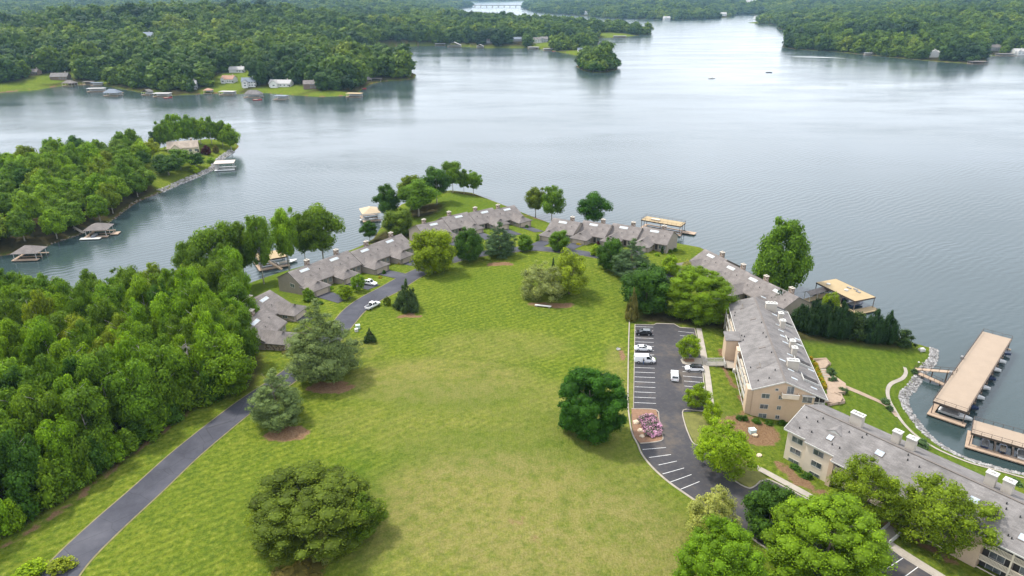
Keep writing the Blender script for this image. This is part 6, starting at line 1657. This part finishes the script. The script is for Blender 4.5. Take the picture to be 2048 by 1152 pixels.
# ------------------------------------------------------------------ house on the left point and the far shores
CLEAR = []
HAZE = 4.8e-5
m_hwhite = simple('white_siding', (.58, .58, .56), .7, .06, .5); m_hcream = simple('cream_wall', (.58, .50, .38), .8, .1, .5); m_hgrey = simple('grey_siding', (.30, .31, .32), .8, .1, .5); m_hred = simple('red_roof', (.30, .17, .12), .85, .15, .5)
m_hblue = simple('blue_grey_roof', (.15, .175, .21), .85, .15, .5); m_hbrown = simple('brown_siding', (.17, .12, .09), .85, .15, .5); m_hlight = simple('light_grey_roof', (.34, .33, .32), .85, .15, .5)
HM = {'w': m_hwhite, 'c': m_hcream, 'g': m_hgrey, 'b': m_hbrown}; RM = {'t': m_rooftan, 'r': m_hred, 'b': m_hblue, 'g': m_roofgrey, 'l': m_hlight, 'd': m_roof}
def house(x, y, z, yaw, W, D, H, wall, roof, label, wing=True, ch=True, name='house', cat='house', storey=1):
    o = empty(name, (x, y, z), yaw, label, cat)
    rz = H + D*.30
    def blk(x0, x1, y0, y1, h, rr, nm):
        ym = (y0+y1)/2; prof = [(y0, -2), (y1, -2), (y1, h), (ym, rr-.2), (y0, h)]; mb = MB(); n = 5
        mb.v += [(x0, a, c) for a, c in prof] + [(x1, a, c) for a, c in prof]; mb.f += [tuple(range(n)), tuple(range(2*n-1, n-1, -1))] + [(i, (i+1) % n, (i+1) % n+n, i+n) for i in range(n)]
        mb.build('wall', HM[wall], o); return gable_x(o, x0-.4, x1+.4, y0, y1, ym, h, h, rr, .2, RM[roof], .5)
    r_ = blk(-W/2, W/2, -D/2, D/2, H, rz, 'm')
    if wing:
        w2 = W*.34; mb = MB(); xm = -W*.22; prof = [(xm-w2/2, -2), (xm+w2/2, -2), (xm+w2/2, H), (xm, H+w2*.42), (xm-w2/2, H)]; n = 5; y0, y1 = -D/2-D*.3, 0
        mb.v += [(a, y0, c) for a, c in prof] + [(a, y1, c) for a, c in prof]; mb.f += [tuple(range(n)), tuple(range(2*n-1, n-1, -1))] + [(i, (i+1) % n, (i+1) % n+n, i+n) for i in range(n)]; mb.build('wing_wall', HM[wall], o)
        mb = MB(); zz = H+w2*.42+.2; e = .4; k = .84
        mb.slab([(xm, y0-e, zz), (xm, y1, zz), (xm-w2/2-e, y1, H-e*k+.1), (xm-w2/2-e, y0-e, H-e*k+.1)], .18); mb.slab([(xm, y0-e, zz+.004), (xm+w2/2+e, y0-e, H-e*k+.1), (xm+w2/2+e, y1, H-e*k+.1), (xm, y1, zz+.004)], .18); mb.build('wing_roof', RM[roof], o)
        for s in range(storey): window(o, xm-1.2, xm+1.2, .9+s*2.7, 2.3+s*2.7, y0, 'y', -1, 1)
    k = 0
    for s in range(storey):
        for q in (.02, .2, .38): window(o, W*q, W*q+1.7, .8+s*2.7, 2.3+s*2.7, -D/2, 'y', -1, 1)
    MB().box(W*.46, W*.46+1, -D/2-.06, -D/2+.02, 0, 2.1).build('door', m_dark, o)
    if ch: chimney(o, W*.3, D*.1, H, rz+.9, 1.1, .9, m_stone if wall != 'w' else m_offw, m_offw)
    return o
hz = G(368, 303)
house(hz[0], hz[1], hz[2], R(20), 18, 11, 3.6, 'c', 't', 'tan-roofed gabled house among trees on the left point')
FARH = [ # px, py, yaw, W, D, H, wall, roof, storeys, wing, label
 (66,124,0,18,10,5,'w','r',2,False,'white house with reddish roof far left among the trees'),(122,158,10,22,12,3.5,'b','g',1,False,'low dark house at the far left shore'),(68,148,0,16,10,3,'b','d',1,False,'brown roofed house hidden by far left shore trees'),
 (384,177,15,13,10,5.6,'g','l',2,True,'grey house with tall deck at the far left shore'),(459,164,-8,17,11,4,'w','r',1,True,'white house with orange-red roof above the far left lawn'),(499,172,12,17,12,5.6,'w','b',2,True,'white house with blue-grey roof by the far left lawn'),
 (563,172,-5,28,11,3.6,'w','l',1,True,'long white house with grey roof above the far left lawn'),(621,176,10,16,11,5,'b','d',2,False,'dark brown house hidden in trees right of the far lawn'),(233,138,0,12,9,5,'w','l',2,False,'white house peeking out of the far left wood'),
 (410,133,10,24,12,4,'g','l',1,False,'grey roofed building in the far left wood clearing'),(475,144,5,20,10,3.5,'w','l',1,False,'pale low building behind the far lawn road'),
 (285,58,5,34,16,5,'w','b',2,True,'large blue-roofed house in the distant left wood'),(415,47,0,22,13,5,'w','b',2,False,'white house at the lower left of the distant hill clearing'),(442,44,10,24,13,5.5,'w','b',2,True,'white house left in the distant hill clearing'),
 (465,41,-5,22,13,5,'g','b',2,False,'grey house in the middle of the distant hill clearing'),(490,38,0,24,13,6,'w','g',2,True,'white house right in the distant hill clearing'),(515,33,8,22,13,6,'w','r',2,True,'white house at the top right of the distant hill clearing'),(458,30,0,20,12,5,'b','r',2,False,'brown house at the top left of the distant hill clearing'),
 (1035,82,0,22,12,4,'g','b',1,False,'grey house above the lawn on the middle point'),(1075,85,5,20,12,6,'w','g',2,True,'pale house among trees on the middle point'),(1088,84,-5,18,12,6.5,'g','g',2,True,'tall grey house beside the pale one on the middle point'),(980,86,0,16,10,5,'g','d',2,False,'grey house in trees at the middle shore'),
 (1162,103,0,14,9,3.5,'w','b',1,False,'small blue-white cottage near the middle point end'),
 (1818,85,10,26,14,6,'g','b',2,True,'dark grey house in the right shore wood'),(1868,113,60,20,12,7,'w','l',2,True,'white house at the right shore behind trees'),(1985,100,5,26,14,5,'g','d',2,False,'grey house above the bare bank at the right edge'),(2035,108,0,22,14,5,'w','l',2,True,'white house at the right edge of the far right shore'),
 (1175,28,5,40,20,7,'w','l',2,True,'large pale house at the far middle shore'),(1333,37,0,30,18,8,'w','l',2,True,'white house at the far middle shore right of centre'),(1440,31,0,60,20,7,'w','l',2,False,'long pale building at the end of the far middle shore'),(1520,38,10,55,25,7,'w','l',2,True,'pale house on the far sunny spit'),(1500,18,10,60,30,9,'w','l',2,True,'pale large house on the far sunny hillside'),
]
for px, py, yaw, W, D, H, wl_, rf, sto, wing, lab in FARH:
    p = G(px, py); W *= .85; house(p[0], p[1], p[2], R(yaw), W, D, H, wl_, rf, lab, wing, True, 'lake_house', 'house', sto); CLEAR.append((p[0], p[1], max(W, D)*.72))
FARB = [ # px, py, W, L, top, roof, label
 (136,172,13,9,'hip','d','dark hip-roofed boathouse at the far left shore'),(190,184,17,7,'flat','l','white flat-topped boathouse at the far left shore'),(222,192,15,9,'hip','b','blue hip-roofed boathouse left of centre on the far left shore'),(175,170,10,7,'flat','d','small dark boat shelter near the white flat-topped one'),(192,172,12,6,'flat','b','blue-topped dock behind the white flat boathouse'),
 (292,190,9,7,'gable','g','small grey boat shelter with a long pier'),(322,194,16,8,'flat','l','grey dock with red watercraft at the far left shore'),(415,187,8,7,'hip','r','small red-roofed gazebo boathouse'),(453,190,15,8,'flat','l','white striped boathouse below the orange-roofed house'),
 (505,195,17,8,'hip','g','white double dock below the white houses'),(560,199,12,8,'flat','b','dark flat-topped boat shelter below the long white house'),(707,194,15,8,'flat','c','tan dock at the end of the far left lawn'),(707,172,17,9,'flat','l','white boathouse beside the wooded far point'),(731,165,14,8,'hip','g','grey hip-roofed boathouse under the wooded far point'),(752,163,12,7,'flat','d','dark boat shelter at the neck of the wooded far point'),
 (908,94,26,11,'gable','l','white boathouse at the left of the middle shore'),(960,96,13,10,'gable','l','small white gabled boathouse at the middle shore'),(1005,95,11,9,'gable','d','dark small boathouse at the middle shore'),(880,91,20,9,'flat','l','low pale dock at the far left of the middle shore'),(1066,98,20,10,'flat','l','white dock below the middle point houses'),(1100,101,24,8,'flat','l','white boat dock near the middle point end'),
 (1181,97,20,12,'flat','b','blue-grey dock at the side of the middle point'),(1187,86,22,12,'flat','d','dark dock on the narrow side of the middle point'),(1240,75,30,10,'flat','l','pale dock by the end trees of the middle point'),
 (1738,110,13,6,'flat','l','small white dock at the right shore'),(1783,111,17,12,'gable','l','white gabled boathouse at the right shore'),(1815,112,28,9,'flat','g','low grey dock right of the white gabled boathouse'),(1960,128,24,12,'flat','d','dark boathouse at the end of the right shore point'),(1962,114,28,10,'flat','l','white dock at the bare bank on the right'),(2020,112,34,12,'flat','g','grey dock near the right picture edge'),
 (1640,55,0,0,None,None,None)]
RM['c'] = m_deckb
for px, py, W, L, tp, rf, lab in FARB:
    if tp is None: continue
    p = P(px, py, .4); yaw = R(trs.uniform(-12, 12))
    o = dock((p[0]-W*.5, p[1]), yaw, W, L, 3.6, lab, tp, roofm=RM[rf], rail=False, cat='boathouse', step=max(4, L/2), detail=False)
    MB().box(0.3, W-0.3, L-.5, L-.3, .66, 3.3).build('back_wall', HM['w'] if rf != 'd' else HM['b'], o)
    q = G(px, py-4); MB().bar((W/2, L, .5), (W/2 + trs.uniform(-4, 4), L+16, .7), 1.6, .2).build('gangway', m_dockwood, o)
    CLEAR.append((p[0], p[1]+2, 7.0))
for px, py, yaw, lab, L in [(1424, 157, 20, 'small white motorboat crossing the open lake', 9), (1538, 145, -10, 'dark motorboat trailing a wake on the lake', 8), (1428, 42, 80, 'tiny distant boat near the far middle shore', 14), (336, 196, 30, 'red boat moored at the grey far left dock', 8), (515, 200, 10, 'white boat moored at the white double dock', 9), (722, 178, 12, 'white boat moored by the wooded far point', 12), (1112, 103, 5, 'white boat moored at the middle point dock', 14)]:
    p = P(px, py, 0); boat(p[0], p[1], .1, R(yaw), L, lab, m_hullblue if 'dark' in lab else simple('red_gelcoat', (.4, .03, .03), .3, .1, .5) if 'red' in lab else m_hull, False)
# road bridge far away
b0, b1 = P(944, 12.0, 8), P(1049, 12.0, 8)
br_ = empty('road_bridge', (b0[0], b0[1], 0), math.atan2(b1[1]-b0[1], b1[0]-b0[0]), 'long low road bridge across the far end of the lake', 'bridge')
BL = math.hypot(b1[0]-b0[0], b1[1]-b0[1])
MB().box(0, BL, -6, 6, 10, 13).build('deck', m_concrete, br_)
for s in (-6, 5.4): MB().box(0, BL, s, s+.6, 13, 14.5).build('parapet', m_concrete, br_)
for k in range(9):
    MB().box(BL*(k+.5)/9-3, BL*(k+.5)/9+3, -5, 5, -3, 10).build('pier', m_concrete, br_)

m_foam = simple('foam', (0.6, 0.62, 0.63), 0.6, 0.2, 0.3)
for k, (ln, w, lab) in enumerate([([(1585,113.5),(1640,114.5),(1698,117)], 2.6, 'long white wake streak before the right shore'), ([(1700,118),(1716,121),(1738,126)], 1.8, 'short white wake streak near the right shore boathouse')]):
    q = resample([P(a, c, 0) for a, c in ln], 6.0); mb = MB()
    for i in range(len(q)-1):
        wa = w*math.sin(math.pi*min(1, (i+.2)/len(q)*1.0+.08)); wb = w*math.sin(math.pi*min(1, (i+1.2)/len(q)*1.0+.08))
        mb.poly([(q[i][0], q[i][1]-wa*2, .02), (q[i+1][0], q[i+1][1]-wb*2, .02), (q[i+1][0], q[i+1][1]+wb*2, .02), (q[i][0], q[i][1]+wa*2, .02)])
    tag(mb.build('boat_wake', m_foam), lab, 'wake', kind='stuff')

# far woods are kept clear of the far houses built above
for hx, hy, hr in CLEAR:
    FARP = FARP[(FARP[:, 0]-hx)**2 + (FARP[:, 1]-hy)**2 > hr*hr]
    # and open towards the water in front of each house
    if hr > 8: FARP = FARP[~((np.abs(FARP[:, 0]-hx*FARP[:, 1]/hy) < hr*1.0) & (FARP[:, 1] < hy) & (FARP[:, 1] > hy-hr*4.0))]
protos = []
for k, me in enumerate(FAR_ME):
    protos.append(bpy.data.objects.new('far_tree_crown', me))
fme = bpy.data.meshes.new('far_woods')
fme.vertices.add(len(FARP)); fme.vertices.foreach_set('co', FARP[:, :3].astype(np.float32).ravel())
a = fme.attributes.new('scl', 'FLOAT_VECTOR', 'POINT'); a.data.foreach_set('vector', FARP[:, 3:].astype(np.float32).ravel())
a = fme.attributes.new('yaw', 'FLOAT_VECTOR', 'POINT'); yy = np.zeros((len(FARP), 3), np.float32); yy[:, 2] = rs.uniform(0, 6.28, len(FARP)); a.data.foreach_set('vector', yy.ravel())
a = fme.attributes.new('pick', 'INT', 'POINT'); a.data.foreach_set('value', rs.randint(0, len(protos), len(FARP)).astype(np.int32))
forest = link('far_woods', fme)
ng = bpy.data.node_groups.new('scatter_woods', 'GeometryNodeTree')
ng.interface.new_socket('Geometry', in_out='INPUT', socket_type='NodeSocketGeometry')
ng.interface.new_socket('Geometry', in_out='OUTPUT', socket_type='NodeSocketGeometry')
gi = ng.nodes.new('NodeGroupInput'); go = ng.nodes.new('NodeGroupOutput')
jn = ng.nodes.new('GeometryNodeJoinGeometry'); ng.links.new(jn.outputs[0], go.inputs[0])
def named(nm, dt):
    n = ng.nodes.new('GeometryNodeInputNamedAttribute'); n.data_type = dt; n.inputs['Name'].default_value = nm
    return [o for o in n.outputs if o.enabled][0]
s_scl = named('scl', 'FLOAT_VECTOR'); s_yaw = named('yaw', 'FLOAT_VECTOR'); s_pick = named('pick', 'INT')
for k, po in enumerate(protos):
    oi = ng.nodes.new('GeometryNodeObjectInfo'); oi.inputs['Object'].default_value = po; oi.inputs['As Instance'].default_value = True
    cmpn = ng.nodes.new('FunctionNodeCompare'); cmpn.data_type = 'INT'; cmpn.operation = 'EQUAL'
    ins = [i for i in cmpn.inputs if i.enabled]
    ng.links.new(s_pick, ins[0]); ins[1].default_value = k
    ip = ng.nodes.new('GeometryNodeInstanceOnPoints')
    ng.links.new(gi.outputs[0], ip.inputs['Points']); ng.links.new(cmpn.outputs[0], ip.inputs['Selection'])
    ng.links.new(oi.outputs['Geometry'], ip.inputs['Instance'])
    e2r = ng.nodes.new('FunctionNodeEulerToRotation'); ng.links.new(s_yaw, e2r.inputs[0]); ng.links.new(e2r.outputs[0], ip.inputs['Rotation'])
    ng.links.new(s_scl, ip.inputs['Scale'])
    ng.links.new(ip.outputs[0], jn.inputs[0])
md = forest.modifiers.new('scatter', 'NODES'); md.node_group = ng
tag(forest, 'dense green woods covering the far shores and hills', 'woods', kind='stuff')

# ------------------------------------------------------------------ air
m_haze = bpy.data.materials.new('pale_air'); m_haze.use_nodes = True
nt = m_haze.node_tree; nt.nodes.clear()
ho = nt.nodes.new('ShaderNodeOutputMaterial'); hv = nt.nodes.new('ShaderNodeVolumePrincipled')
hv.inputs['Color'].default_value = (0.42, 0.70, 0.95, 1); hv.inputs['Density'].default_value = HAZE
hv.inputs['Anisotropy'].default_value = 0.2
nt.links.new(hv.outputs[0], ho.inputs['Volume'])
tag(MB().box(-9400, 9400, -400, 11700, -4.5, 118).build('haze', m_haze), kind='stuff')
